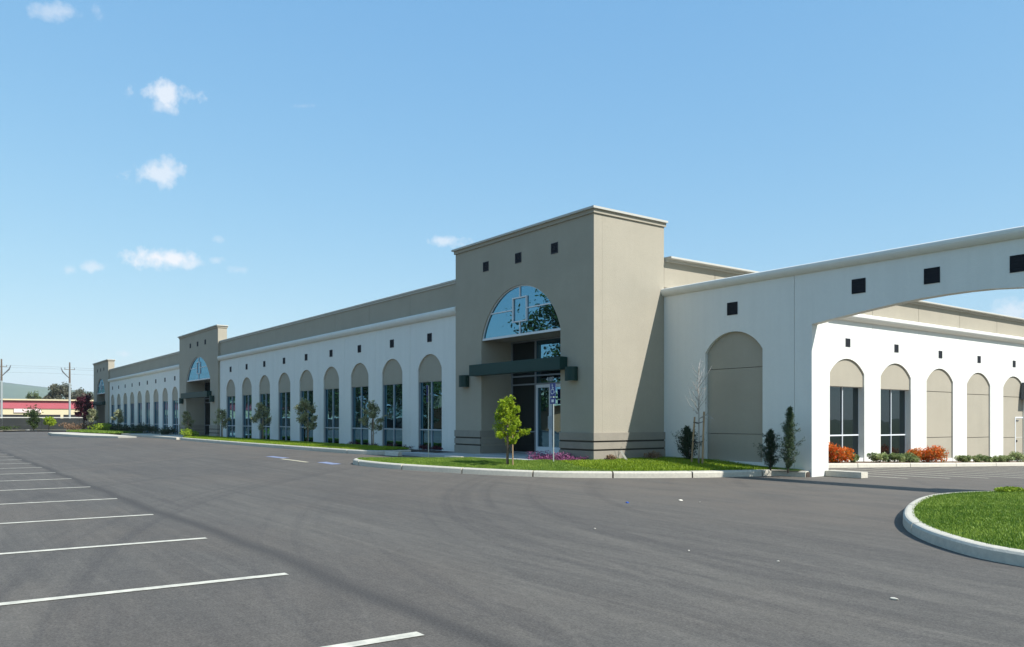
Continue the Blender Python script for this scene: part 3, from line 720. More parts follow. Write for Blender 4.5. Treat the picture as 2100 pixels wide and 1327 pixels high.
    for z0, z1 in ((.56, .61), (.80, .85)):
        for a, b in ((x0, ax-o_), (ax+o_, x1+.02)): part('base_groove_shade', MB().box(a+.001, b, YT-.012, YT-.001, z0, z1), GROOVE_SHADE)
        part('base_groove_shade', MB().box(x1+.001, x1+.012, YT+.0, yb-.004, z0, z1), GROOVE_SHADE)
    for z0, z1 in zs:
        for a, b in ((x0, ax-o_), (ax+o_, x1)):
            w0 = a-.0 if a == x0 else a; m = MB()
            m.box(w0, b+(.055 if b == x1 else 0), YT-.055, YT+.0, z0, z1); part('base_course', m, BASE)
        part('base_course', MB().box(x1, x1+.055, YT+.0, yb-.002, z0, z1), BASE)
        # return into the recess
        part('base_course', MB().box(ax-o_, ax-o_+.02, YT, yr-.002, max(z0, .3), z1), BASE)
    for i in range(3): vent((ax-1.79+i*1.79*1.0, YT, 6.53))
tower(T1[0], T1[1], -20.17, 2.06, '', '', True)
tower(T2[0], T2[1], -56.10, 2.86, '', '', False)
tower(T3[0], T3[1], -91.70, 2.30, '', '', False)
# address digits over the first door
fc = bpy.data.curves.new('address_numerals', 'FONT'); fc.body = '4107'; fc.size = .19; fc.align_x = 'CENTER'; fc.extrude = .004
fo = bpy.data.objects.new('address_numerals', fc); COL.objects.link(fo); fo.data.materials.append(SIGNW)
dg = bpy.context.evaluated_depsgraph_get(); tm = bpy.data.meshes.new_from_object(fo.evaluated_get(dg)); bpy.data.objects.remove(fo)
tm.transform(Matrix.Rotation(math.radians(90), 4, 'X')); link('address_numerals', tm, SIGNW, B, (-20.15, 16.44+.028, 2.69))

# ---- sunlit side: local x runs along +Y, local y into the wall
R90 = math.radians(90)
part('side_wall', MB().box(YG+.25, 26.30-.006, .0, .24, -.6, 5.14), WHITE, B, (XC, 0, 0), R90)
sc_ = [27.99, 31.50, 35.13, 38.75, 42.45, 46.1, 49.75, 53.4, 57.0]; tops = [3.72, 3.69, 3.62, 3.57, 3.52, 3.45, 3.4, 3.35, 3.3]
jl = [26.30, 29.76, 33.32, 36.93, 40.63, 44.28, 47.9, 51.6, 55.2, 58.8]
for i, (yc, zt) in enumerate(zip(sc_, tops)):
    hw = 1.17; a, b = jl[i], jl[i+1]; sp = zt-.55; gz = hz(-16.0, yc)
    part('wall_panel', MB().slab(arch_outline(yc-a-.010, b-yc-.010, gz-.3, 5.14, hw, sp, .55), 0, .06), WHITE, B, (XC, yc, 0), R90)
    part('joint_filler', MB().box(b-.012, b+.012, .03, .1, gz-.4, 6.27), VENTFR, B, (XC, 0, 0), R90)
    wz = zt-1.04
    if i < 2:
        part('infill_panel', MB().box(-hw-.1, hw+.1, 0, .26, wz, zt+.08), TAN, B, (XC-.065, yc, 0), R90)
        for sx in (-1, 1): part('pier_return', MB().box(sx*(hw+.03)-.03, sx*(hw+.03)+.03, .062, .3, gz-.2, wz-.003), WHITE, B, (XC, yc, 0), R90)
        wm = window_meshes(hw-.003, gz+.25, wz, wz-1.83); place_window(wm, B, (XC-.21, yc, 0), R90, GLASSD)
        part('window_sill', MB().box(-hw+.003, hw-.003, .04, .2, gz-.2, gz+.25), WHITE, B, (XC, yc, 0), R90)
    else:
        z1, z2_ = wz+.05, wz-1.9
        for q0, q1 in ((gz-.2, z2_-.012), (z2_+.012, z1-.012), (z1+.012, zt+.08)):
            part('infill_panel', MB().box(-hw-.1, hw+.1, 0, .1, q0, q1), TAN, B, (XC-.065, yc, 0), R90)
            part('infill_backing', MB().box(-hw-.1, hw+.1, .18, .2, gz-.2, zt+.1), VENTFR, B, (XC, yc, 0), R90) if q0 < gz else None
        part('window_sill', MB().box(-hw+.003, hw-.003, .02, .06, gz-.2, gz+.25), WHITE, B, (XC, yc, 0), R90)
    part('parapet_panel', MB().box(a+.010, b-.010, 0.01, .2, 5.42, 6.20), TAN, B, (XC, 0, 0), R90)
    vent((XC, yc+.02, zt+.60), R90)
for a, b in ((18.05, 20.4), (20.4, 23.4), (23.4, 26.3)): part('parapet_panel', MB().box(a+.006, b-.010, 0.01, .2, 5.42, 6.20), TAN, B, (XC, 0, 0), R90)
part('side_wall', MB().box(58.8, 78, .0, .24, -2, 6.2), WHITE, B, (XC, 0, 0), R90)
part('core_wall', MB().box(18.3, 77, .36, .4, -2, 6.0), DARKIN, B, (XC, 0, 0), R90)
CORN2 = [(y*1.75, z) for y, z in CORN]
cornice('cornice', YG+.26, 78, (XC-.001, 0, 0), CORN2, WHITE, R90)
cornice('coping', YG+.06, 78, (XC, 0, 0), cap_prof(6.33, .06, .24, .05, .07), TANLITE, R90)
# service door and canopy
dy0, dy1 = 42.8, 43.75; gz = -.60
sd = part('service_door', MB().box(dy0, dy1, .07, .13, gz, 1.50), DOORW, B, (XC, 0, 0), R90)
def sub(name, mb, m, parent):
    me = mb.mesh(name); me.materials.append(m); c_ = bpy.data.objects.new(name, me); COL.objects.link(c_); c_.parent = parent; return c_
sub('door_frame', MB().box(dy0-.07, dy0-.003, .05, .13, gz, 1.57).box(dy1+.003, dy1+.07, .05, .13, gz, 1.57).box(dy0-.003, dy1+.003, .05, .13, 1.503, 1.57), ALU, sd)
sub('handle', MB().box(dy0+.07, dy0+.13, .03, .07, .35, .45), DKMET, sd)
sub('closer', MB().box(dy0+.06, dy0+.30, .04, .07, 1.36, 1.42), SLATE, sd)
cm = MB(); cm.slab([(43.25, 2.42), (44.8, 2.42), (44.7, 3.25), (43.37, 3.25)], -.5, .02); part('canopy', cm, SLATE, B, (XC, 0, 0), R90)

# ================================================================== GATEWAY WALL
G = empty('gateway_wall', (-11.7, YG, 0), 'white arched gateway wall joining the tower and spanning the side drive', 'gateway wall')
sp_l, sp_r = -11.70, -3.55
soff = [(-11.70, 3.84), (-11.35, 3.89), (-11.0, 3.935), (-10.5, 4.0), (-10.0, 4.06), (-9.5, 4.115), (-9.0, 4.155), (-8.5, 4.18), (-8.0, 4.19), (-7.5, 4.18), (-7.0, 4.14), (-6.5, 4.09), (-6, 4.04), (-5.2, 3.96), (-4.4, 3.90), (-3.55, 3.84)]
na, nb, nh = -15.09, -13.16, (15.09-13.16)/2; nc = (na+nb)/2
# left solid leaf with the niche, split at the panel joint x=-12.20
left = [(XC+.002, .0), (na, .0)]+[(nc+u, z) for u, z in archpts(nh, 3.33, .54)]+[(nb, .0), (-12.206, 0.0), (-12.206, 5.14), (XC+.002, 5.14)]
part('wall_panel', MB().slab(left, 0, .25), WHITE, G, (0, YG, 0))
right = [(-12.194, 0), (-11.70, 0)]+soff+[(-3.55, 0), (-1.5, 0), (-1.5, 5.14), (-12.194, 5.14)]
part('wall_panel', MB().slab(right, 0, .25), WHITE, G, (0, YG, 0))
part('joint_filler', MB().box(-12.206, -12.194, .02, .24, 0, 5.14), VENTFR, G, (0, YG, 0))
part('pillar', MB().box(-12.7, -11.705, .252, .74, 0, 4.9), WHITE, G, (0, YG, 0))
part('pillar', MB().box(-3.545, -2.5, .252, .74, 0, 4.9), WHITE, G, (0, YG, 0))
for z0, z1 in ((.2, 1.043), (1.057, 2.853), (2.867, 4.0)): part('infill_panel', MB().box(na-.1, nb+.1, .105, .245, z0, z1) if False else MB().box(na+.002, nb-.002, .10, .24, z0, min(z1, 3.34)), TAN, G, (0, YG, 0))
nich = [(nc+u*.998, z-.001) for u, z in archpts(nh, 3.33, .54)]
part('infill_panel', MB().slab([(na+.002, 3.34)]+[p for p in nich if p[1] > 3.341]+[(nb-.002, 3.34)], .10, .24), TAN, G, (0, YG, 0))
part('niche_backing', MB().box(na-.2, nb+.2, .252, .27, .0, 4.1), VENTFR, G, (0, YG, 0))
part('niche_sill', MB().box(na+.003, nb-.003, .01, .098, .0, .30), WHITE, G, (0, YG, 0))
GC = [(0, 5.13), (-.05, 5.14), (-.09, 5.17), (-.125, 5.21), (-.145, 5.25), (-.15, 5.30), (-.14, 5.335), (-.11, 5.355), (.36, 5.355), (.39, 5.335), (.40, 5.30), (.395, 5.25), (.37, 5.20), (.34, 5.17), (.25, 5.13)]
part('cornice', MB().run(GC, XC+.002, -1.5), WHITE, G, (0, YG, 0))
for x in (-14.14, -12.30+.0, -10.45, -8.73, -6.98, -5.2):
    if abs(x+12.30) < .01: continue
    vent((x, YG, 4.50 if x < -14 else 4.63), 0, True, G)

# ================================================================== FIXTURES
def wall_lamp(x, label):
    r = empty('wall_lamp', (x, YT, 2.76), label, 'wall lamp', 'green drum lamps on the entrance towers')
    m = MB(); n = 12; w = .20; h = .20
    # half drum: flat face forward at the left, curved round at the right as in a quarter-barrel shade
    pr = [(w*math.cos(math.pi*i/n), -.10-.14*math.sin(math.pi*i/n)) for i in range(n+1)]
    poly = [(w, 0)]+pr+[(-w, 0)]
    k = len(poly); m.v = [(u, y, -h) for u, y in poly]+[(u, y, h) for u, y in poly]
    m.f = [tuple(range(k)), tuple(range(2*k-1, k-1, -1))]+[((i+1) % k, i, i+k, (i+1) % k+k) for i in range(k)]
    link('lamp_shade', m.mesh('lamp_shade'), LAMPG, r, (0, -.02, 0), local=True)
    link('back_plate', MB().box(-.14, .14, -.02, 0, -.14, .14).mesh('back_plate'), DKMET, r, local=True)
    link('lens', MB().box(-.14, .14, -.16, -.03, -.204, -.201).mesh('lens'), SIGNW, r, local=True)
wall_lamp(-17.52, 'green wall lamp right of the near tower entrance'); wall_lamp(-23.15, 'green wall lamp left of the near tower entrance')
wall_lamp(-52.5, 'green wall lamp right of the middle tower entrance'); wall_lamp(-59.85, 'green wall lamp left of the middle tower entrance')
def symbol(w):
    """white wheelchair figure, drawn in (u,z)"""
    m = MB()
    def disc(cx, cz, r, n=12, y=-.006): m.add([(cx+r*math.cos(6.283*i/n), y, cz+r*math.sin(6.283*i/n)) for i in range(n)], [tuple(range(n))])
    def ring(cx, cz, r, t_, a0, a1, n=14, y=-.006):
        for i in range(n):
            a, b = a0+(a1-a0)*i/n, a0+(a1-a0)*(i+1)/n
            m.add([(cx+r*math.cos(a), y, cz+r*math.sin(a)), (cx+r*math.cos(b), y, cz+r*math.sin(b)), (cx+(r-t_)*math.cos(b), y, cz+(r-t_)*math.sin(b)), (cx+(r-t_)*math.cos(a), y, cz+(r-t_)*math.sin(a))], [(0, 1, 2, 3)])
    def bar(p, q, t_, y=-.0065):
        d = Vector((q[0]-p[0], q[1]-p[1])); n_ = Vector((-d.y, d.x)).normalized()*t_/2
        m.add([(p[0]+n_.x, y, p[1]+n_.y), (q[0]+n_.x, y, q[1]+n_.y), (q[0]-n_.x, y, q[1]-n_.y), (p[0]-n_.x, y, p[1]-n_.y)], [(0, 1, 2, 3)])
    disc(-.1*w, .72*w, .11*w); bar((-.1*w, .6*w), (-.04*w, .05*w), .11*w); bar((-.08*w, .36*w), (.26*w, .30*w), .08*w)
    bar((-.05*w, .06*w), (.26*w, .04*w), .1*w); bar((.24*w, .05*w), (.40*w, -.42*w), .1*w); bar((.38*w, -.40*w), (.52*w, -.36*w), .08*w)
    ring(-.06*w, -.22*w, .40*w, .085*w, math.radians(110), math.radians(380)); return m
def sign(x, y, zg, zt, w, label, polemat, px0, yaw=0):
    r = empty('accessible_parking_sign', (x, y, zg), label, 'parking sign', 'accessible parking signs on thin posts'); r.rotation_euler = (0, 0, yaw)
    link('pole', MB().tube([(0, 0, -.1), (0, 0, zt-zg-.02)], .018, 8).mesh('pole'), polemat, r, local=True)
    h1, h2 = .36, .17
    a = link('sign_panel', MB().box(-w, w, -.026, -.020, zt-zg-h1, zt-zg).mesh('sign_panel'), SIGNB, r, local=True)
    me = symbol(h1*.52).mesh('symbol', False, False); me.transform(Matrix.Translation((0, -.022, zt-zg-h1*.52))); me.materials.append(SIGNW)
    s = bpy.data.objects.new('symbol', me); COL.objects.link(s); s.parent = a
    b = link('sign_panel', MB().box(-w, w, -.026, -.020, zt-zg-h1-.04-h2, zt-zg-h1-.04).mesh('sign_panel'), SIGNB, r, local=True)
    me = MB().box(-w*.45, w*.45, -.030, -.027, zt-zg-h1-.04-h2*.72, zt-zg-h1-.04-h2*.28).mesh('symbol'); me.materials.append(SIGNW)
    s = bpy.data.objects.new('symbol', me); COL.objects.link(s); s.parent = b
sign(-16.98, 14.0, .27, 2.44, .115, 'blue accessible parking sign before the glass entrance door', POLE, 0)
sign(-23.02, 13.62, .27, 2.58, .13, 'blue accessible parking sign before the arcade window nearest the tower', CREAMP, 0, math.radians(-48))
def wheel_stop(x, y, z, L, label):
    m = MB(); m.run([(-.09, 0), (-.05, .12), (-.035, .14), (.05, .14), (.065, .12), (.09, 0)], -L/2, L/2)
    tag(link('wheel_stop', m.mesh('wheel_stop'), CONCW, None, (x, y, z)), label, 'wheel stop', 'concrete wheel stops in the accessible bays')
wheel_stop(-24.6, 13.15, hz(-24.6, 13.15)+.01, .95, 'short concrete wheel stop at the end of the narrow lawn')
wheel_stop(-21.42, 13.6, hz(-21.4, 13.6)+.02, .95, 'concrete wheel stop at the edge of the entrance walkway')

# ================================================================== PLANTS
def limbs(h, n, spread, seed, r0, zlow=.35, up=.5, cone=0):
    rr = random.Random(seed); m = MB(); tips = []
    top = Vector((rr.uniform(-.04, .04)*h, rr.uniform(-.04, .04)*h, h))
    tr = [Vector((0, 0, -.05)), Vector((rr.uniform(-.02, .02)*h, rr.uniform(-.02, .02)*h, h*.4)), Vector((top.x*.6, top.y*.6, h*.72)), top]
    m.tube(tr, [r0, r0*.75, r0*.45, r0*.15], 7)
    for i in range(n):
        f_ = zlow+(1-zlow)*(i+.3)/n*.95; base = tr[1].lerp(tr[3], max(0, (f_-.4)/.6)) if f_ > .4 else tr[0].lerp(tr[1], f_/.4)
        a = i*2.4+rr.uniform(-.4, .4); L = spread*(1-.55*max(0, f_-.45)/.55)*rr.uniform(.6, 1.15)*(1-cone*max(0, (f_-zlow)/(1-zlow)))
        mid = base+Vector((math.cos(a)*L*.55, math.sin(a)*L*.55, L*up*.5)); tip = base+Vector((math.cos(a)*L, math.sin(a)*L, L*up*1.1))
        m.tube([base, mid, tip], [r0*.35*(1.2-f_)+r0*.06, r0*.22, r0*.06], 5); tips.append(tip)
        for s_ in (.6, .8): tips.append(base.lerp(tip, s_)+Vector((rr.uniform(-.1, .1), rr.uniform(-.1, .1), rr.uniform(0, .15)))*spread)
    tips.append(top); return m, tips
def tree(name, loc, h, spread, n, seed, r0, lm, bark, per, lsize, crad, label, cat='tree', group=None, zlow=.35, up=.5, stake=None, aspect=.5, cone=0, wisp=0):
    r = empty(name, loc, label, cat, group)
    m, tips = limbs(h*.94, n, spread, seed, r0, zlow, up, cone)
    link('trunk', m.mesh('trunk', True), bark, r, local=True)
    if wisp: tips = [t_ for i_, t_ in enumerate(tips) if (i_*7+seed) % 5 or i_ == len(tips)-1]
    P, T = clumps([tuple(t_) for t_ in tips], [crad*random.uniform(.55, 1.25) for _ in tips], [int(per*random.uniform(.5, 1.4)) for _ in tips], .9)
    if wisp: # a few long shoots
        Q = []
        for t_ in tips:
            d_ = Vector((t_.x, t_.y, .6*spread+random.uniform(-.2, .3)*spread)).normalized()*spread*random.uniform(.25, .7)*wisp
            k_ = int(per*.25); q_ = RNG.random((k_, 1)); Q.append(np.array(t_)+q_*np.array(d_)+RNG.normal(size=(k_, 3))*crad*.12)
        Q = np.concatenate(Q); P = np.concatenate([P, Q]); T = np.concatenate([T, np.full(len(Q), .75)])
    link('crown', leaves(P, lsize, .3, aspect, T), lm, r, local=True)
    if stake:
        s = MB()
        for sx_, sy_, sh, lean in stake: s.tube([(sx_, sy_, -.1), (sx_+lean, sy_, sh)], .022, 7)
        link('stake', s.mesh('stake'), WOOD, r, local=True)
    return r
# small bright tree on the entrance lawn
bt = tree('young_tree', (-17.35, 12.72, isz(-17.35, 12.72)), 1.84, .52, 22, 21, .030, L_BRIGHT, BARK, 92, .070, .135, 'small bright yellow green tree staked on the entrance lawn', zlow=.24, up=.55, aspect=.55, cone=.55, wisp=.5)
link('stake', MB().tube([(.16, .05, -.1), (.14, .05, 1.15)], .020, 7).mesh('stake'), WOOD, bt, local=True)
link('stake', MB().tube([(-.13, .06, -.1), (-.10, .05, .85)], .020, 7).mesh('stake'), BARK, bt, local=True)
arc = [(-54.75, 14.2, 1.72, .34, 'first young tree before the middle entrance tower', 260), (-47.75, 14.3, 1.78, .40, 'young olive green tree at the right edge of the middle tower', 260),
       (-40.91, 14.3, 1.95, .42, 'young olive green tree before the third arch of the long arcade, pale at the top', 300), (-34.98, 14.3, 2.0, .45, 'young tree before the fifth arch with the densest crown', 340),
       (-28.48, 14.3, 1.80, .42, 'young tree between the two windows nearest the near tower', 230)]
for i, (x, y, h, sp_, lb, per) in enumerate(arc):
    t_ = tree('young_tree', (x, y, .30), h*random.uniform(.95, 1.05), sp_*random.uniform(.95, 1.35), 11, 31+i*7, .03, L_OLIVE, BARK, int(per/3.8), .085, .185, lb, group='young trees along the arcade', zlow=.28, up=.7, cone=.25, wisp=.8)
    link('stake', MB().tube([(.12, 0, -.1), (.10, 0, 1.2)], .02, 6).mesh('stake'), WOOD, t_, local=True)
for x, y, h, lb in ((-75.5, 13.9, 1.9, 'young tree before the sixth arch of the far arcade'), (-86.2, 13.6, 2.2, 'young tree where the far arcade meets the last tower')):
    tree('young_tree', (x, y, .30), h, .5, 9, int(-x), .03, L_OLIVE, BARK, 60, .12, .25, lb, group='young trees along the arcade', zlow=.4)
# bare staked tree at the gateway wall
bx, by = -14.32, 16.85; bz = isz(bx, by)
r = empty('bare_tree', (bx, by, bz), 'leafless young tree tied between two wooden stakes before the white gateway wall', 'tree')
rr = random.Random(5); m = MB(); m.tube([(0, 0, -.05), (.01, 0, .9), (-.01, .01, 1.7), (.0, 0, 2.2), (.03, 0, 2.75)], [.026, .022, .016, .010, .003], 7)
for i in range(24):
    z = 1.35+i*.055; a = rr.uniform(0, 6.28); L = rr.uniform(.18, .48)*(1.15 if z < 2.1 else .6)
    p = Vector((0, 0, z)); q = p+Vector((math.cos(a)*L*.5, math.sin(a)*L*.5, L*.55)); e = q+Vector((math.cos(a+.3)*L*.3, math.sin(a+.3)*L*.3, L*.55))
    m.tube([p, q, e], [.007, .005, .002], 4)
    if i % 2: e2 = q+Vector((math.cos(a-.9)*L*.4, math.sin(a-.9)*L*.4, L*.2)); m.tube([q, e2], [.004, .002], 4)
m.tube([(0, 0, 1.22), (.26, .0, 1.34), (.44, -.04, 1.28), (.62, -.08, 1.17)], [.013, .011, .009, .004], 5); m.tube([(.26, 0, 1.34), (.38, 0, 1.47)], [.005, .002], 4)
m.tube([(.44, -.04, 1.28), (.45, -.04, 1.08)], [.006, .003], 4); m.tube([(.44, -.04, 1.28), (.55, -.03, 1.38)], [.005, .002], 4); m.tube([(.10, 0, 1.26), (.34, .0, 1.23), (.50, 0, 1.24)], [.010, .008, .004], 4)
link('trunk', m.mesh('trunk', True), BARKG, r, local=True)
q = np.array([(rr.gauss(0, .10), rr.gauss(0, .10), rr.uniform(1.3, 2.5)) for _ in range(70)]); link('buds', leaves(q, .035, 0, .6), L_DRY, r, local=True)
link('stake', MB().tube([(-.24, -.02, -.1), (-.12, -.02, 1.28)], .024, 7).mesh('stake'), WOOD, r, local=True)
link('stake', MB().tube([(.09, .04, -.1), (.16, .03, 1.42)], .026, 7).mesh('stake'), WOOD, r, local=True)
for z in (.62, 1.14):
    link('tie', MB().tube([(-.18+z*.03, -.045, z), (0, -.05, z-.04), (.15, .0, z+.01), (.0, .03, z-.02), (-.18+z*.03, .0, z)], .010, 5).mesh('tie'), RUBBER, r, local=True)
# conical shrubs at the gateway wall
def conifer(loc, h, w, seed, lm, label, n=2600, lean=(0, 0), forks=()):
    rr = np.random.default_rng(seed); r_ = empty('conifer_shrub', loc, label, 'shrub', 'dark conifer shrubs by the gateway wall')
    P = []; m = MB(); m.tube([(0, 0, -.05), (lean[0]*.5, lean[1]*.5, h*.5), (lean[0], lean[1], h*.97)], [.022, .014, .003], 6)
    k = 34
    for i in range(k):
        t_ = (i+.5)/k; z = h*(.04+.93*t_); R_ = w*(1-t_)**.75*(.25+1.3*min(1, (t_+.12)*2.6)/1.3)*rr.uniform(.45, 1.3)
        for b in range(6):
            a = rr.uniform(0, 6.28); L = R_*rr.uniform(.45, 1.25); c0 = np.array([lean[0]*t_, lean[1]*t_, z]); e = c0+np.array([math.cos(a)*L, math.sin(a)*L, L*.75])
            nn = int(n/(k*6))+1; s_ = rr.random(nn)[:, None]**.7; P.append(c0+(e-c0)*s_+rr.normal(size=(nn, 3))*.022)
            if b < 2: m.tube([tuple(c0), tuple(e)], [.005, .002], 4)
    for fx, fz, fh in forks:
        m.tube([(fx*.3, 0, fz), (fx, 0, fz+fh)], [.008, .002], 5); s_ = rr.random((60, 1)); P.append(np.array([fx*.3, 0, fz])+s_*np.array([fx*.7, 0, fh])+rr.normal(size=(60, 3))*.018)
    P = np.concatenate(P); link('trunk', m.mesh('trunk', True), BARK, r_, local=True)
    link('foliage', leaves(P, .055, .6, .28, np.clip(.25+.5*P[:, 2]/h, 0, 1)), lm, r_, local=True)
conifer((-15.05, 17.3, .26), .98, .42, 1, L_DARK, 'dark spiky conifer shrub left of the bare staked tree', 9000, (-.06, 0), ((.22, .35, .65), (-.34, .25, .35)))
conifer((-12.42, 17.35, .20), .98, .36, 2, L_DARK, 'short dark conifer shrub under the right edge of the niche', 6500, (.0, 0), ((.05, .6, .42),))
conifer((-11.98, 17.45, .16), 1.62, .30, 3, L_CYP, 'tall narrow cypress beside the gateway pillar', 8000, (.06, 0), ())
# low shrubs
def lowshrub(name, loc, rx, rz, lm, label, n=700, ls=.07, group=None, cat='shrub', lumps=7, bark=BARK, lm2=None, ry=None):
    r_ = empty(name, loc, label, cat, group); cs = []; ry = ry or rx
    for i in range(lumps): a = random.uniform(0, 6.28); d = random.uniform(.2, .7); cs.append((math.cos(a)*rx*d, math.sin(a)*ry*d, rz*random.uniform(.3, .72)))
    P, T = clumps(cs, [rx*.42*random.uniform(.8, 1.2) for _ in cs], [n//lumps]*lumps, rz/rx*.9)
    P[:, 2] = np.maximum(P[:, 2], .01)
    link('foliage', leaves(P, ls, .4, .55, T), lm, r_, local=True)
    if lm2: 
        P2, T2 = clumps(cs, [rx*.38 for _ in cs], [n//lumps//2]*lumps, rz/rx*.85); P2[:, 2] = np.maximum(P2[:, 2]-.02, .01); link('leaves', leaves(P2, ls, .4, .55, T2), lm2, r_, local=True)
    m = MB()
    for c_ in cs: m.tube([(c_[0]*.15, c_[1]*.15, -.05), (c_[0]*.7, c_[1]*.7, c_[2]*.8)], [.010, .004], 4)
    link('stems', m.mesh('stems'), bark, r_, local=True); return r_
def sy(px, x=-15.95):
    a = (px-1050)/F_; Z = x/(a*C_-S_); return (a*S_+C_)*Z
sg = 'low shrubs in the mulch bed of the side arcade'
for px, rx, rz, lm, lb, lm2 in ((1716, .58, .66, L_RED, 'large orange flowering bush half hidden by the gateway pillar', L_REDG), (1752, .20, .34, L_SHRUB, 'small green shrub right of the orange bush at the pillar', None),
        (1800, .40, .36, L_SHRUB, 'variegated green shrub between the two side windows', None), (1835, .38, .36, L_SHRUB, 'variegated green shrub under the left half of the second side window', None), (1869, .40, .38, L_SHRUB, 'variegated green shrub touching the left of the orange bush', None),
        (1901, .78, .66, L_RED, 'big round orange flowering bush right of the second side window', L_REDG), (1975, .36, .30, L_SHRUB, 'low green shrub under the left of the fourth side arch', None), (2003, .30, .30, L_SHRUB, 'low green shrub under the middle of the fourth side arch', None),
        (2022, .26, .28, L_SHRUB, 'low green shrub under the right of the fourth side arch', None), (2046, .30, .30, L_SHRUB, 'low green shrub at the pier right of the fourth side arch', None), (2068, .40, .28, L_SHRUB, 'low green shrub under the left of the fifth side arch', None), (2089, .45, .46, L_SHRUB, 'taller green shrub before the service door', None)):
    y = sy(px); lowshrub('flowering_bush' if lm is L_RED else 'low_shrub', (-15.95, y, hz(-15.95, y)+.13), rx, rz, lm, lb, 3600 if rx > .5 else 1500, .075, sg, lumps=16 if rx > .5 else 10, lm2=lm2)
for i, px in enumerate(()): pass
# flower patch and tufts at the tower foot
P = np.column_stack([RNG.uniform(-18.7, -16.75, 2600), RNG.uniform(14.35, 15.1, 2600), np.zeros(2600)]); P[:, 2] = .28+RNG.random(2600)**1.5*.16*(1+.5*np.sin(P[:, 0]*6))
tag(link('flower_patch', leaves(P, .045, .8, .8), L_PURP), 'patch of purple pink flowers at the foot of the near tower', kind='stuff')
P = np.column_stack([RNG.uniform(-18.8, -16.7, 1500), RNG.uniform(14.5, 15.12, 1500), .27+RNG.random(1500)*.10]); tag(link('flower_leaves', leaves(P, .05, .5, .4), L_PLUM), 'dark stems among the purple flowers', kind='stuff')
lowshrub('dry_shrub', (-16.35, 15.55, .27), .26, .22, L_DRY, 'brown dry tuft at the sunlit corner of the near tower', 500, .05, None, 'plant', 6)
lowshrub('dry_shrub', (-16.2, 17.05, .27), .30, .26, L_DRY, 'brown dry tuft in the shade between tower and gateway wall', 500, .05, None, 'plant', 6)
st = MB(); st.box(-.028, .028, -.02, .02, -.05, .34); me = st.mesh('white_stake'); me.transform(Matrix.Rotation(math.radians(-32), 4, 'Y')); tag(link('white_stake', me, CONCW, None, (-16.1, 15.95, .28), math.radians(50)), 'short white stake leaning against the foot of the near tower', 'stake')
for i in range(6):
    x = -24.4-i*.75*(1+.15*i); lowshrub('low_shrub', (x, 14.72, .30), .30, .20+.05*(i % 2), L_PLUM, ['dark reddish shrub right against the near tower', 'dark reddish shrub before the first arcade pier', 'dark reddish shrub under the first arcade window', 'dark reddish shrub before the second arcade pier', 'dark reddish shrub under the second arcade window', 'dark reddish shrub before the third arcade pier'][i], 260, .05, 'dark reddish shrubs at the arcade foot', lumps=5)
w5 = ['a leafy tuft', 'a rounded bush', 'a flat bush', 'a ragged bush', 'a dense bush', 'a loose bush', 'a small bush', 'a wide bush', 'a dark bush']
for i, x in enumerate(np.linspace(-62, -86, 9)):
    lowshrub('low_shrub', (float(x), 14.5, .30), .95, .62+.12*(i % 3), L_DARK, 'dark low bush under arch %s of the far arcade, counted from the middle tower' % ['one', 'two', 'three', 'four', 'five', 'six', 'seven', 'eight', 'nine'][i], 700, .12, 'dark bushes along the far arcade', lumps=6)
lowshrub('bright_bush', (-51.3, 13.3, .34), .9, .55, L_COVER, 'bright green bush at the far end of the narrow lawn', 900, .10, None, 'shrub', 8)
lowshrub('bright_bush', (-80.5, 13.2, .34), 1.3, .75, L_COVER, 'bright green bush beside the far arcade end', 700, .15, None, 'shrub', 8)
lowshrub('ground_cover_clump', (-6.2, 15.6, .13), .34, .12, L_COVER, 'leafy clump at the back left of the right island', 1500, .06, 'leafy clumps along the right island', 'ground cover', 8, ry=.22)
lowshrub('ground_cover_clump', (-5.65, 15.8, .14), .40, .14, L_COVER, 'leafy clump behind the right island lawn, nearest the photo edge', 1900, .06, 'leafy clumps along the right island', 'ground cover', 8, ry=.25)

# ================================================================== BACKGROUND LEFT
bw = empty('boundary_wall', (-111, 0, 0), 'dark block boundary wall at the far left with a pale capping', 'wall')
for i in range(22):
    y0 = -60+i*4.0; link('wall_section', MB().box(0, .2, y0+.01, y0+3.99, -1.5, 1.58+.02*math.sin(i*3)).mesh('wall_section'), BLOCK, bw, (-111, 0, 0)).location = (0, 0, 0)
link('capping', MB().box(-.06, .26, -60, 28, 1.61, 1.72).mesh('capping'), CONC, bw, (-111, 0, 0)).location = (0, 0, 0)
wh = empty('warehouse', (-200, 20, 0), 'long low cream warehouse with a red band beyond the boundary wall', 'warehouse')
def wp(n_, m_, mm): link(n_, m_.mesh(n_), mm, wh, (0, 0, 0))
wp('lower_wall', MB().box(-230, -200, -60, 60, -1.6, 3.75), CREAM); wp('red_band', MB().box(-230.2, -199.8, -60.2, 60.2, 3.75, 5.50), RED); wp('roof_fascia', MB().box(-230.6, -199.3, -60.6, 60.6, 5.50, 5.80), CREAM)
wp('sign_board', MB().box(-199.95, -199.75, 16.5, 21.5, 2.9, 3.7), PINKW)
for i in range(14): wp('opening', MB().box(-199.98, -199.9, -30+i*6.2, -24.4+i*6.2, -1.5, 2.45), DARKIN)
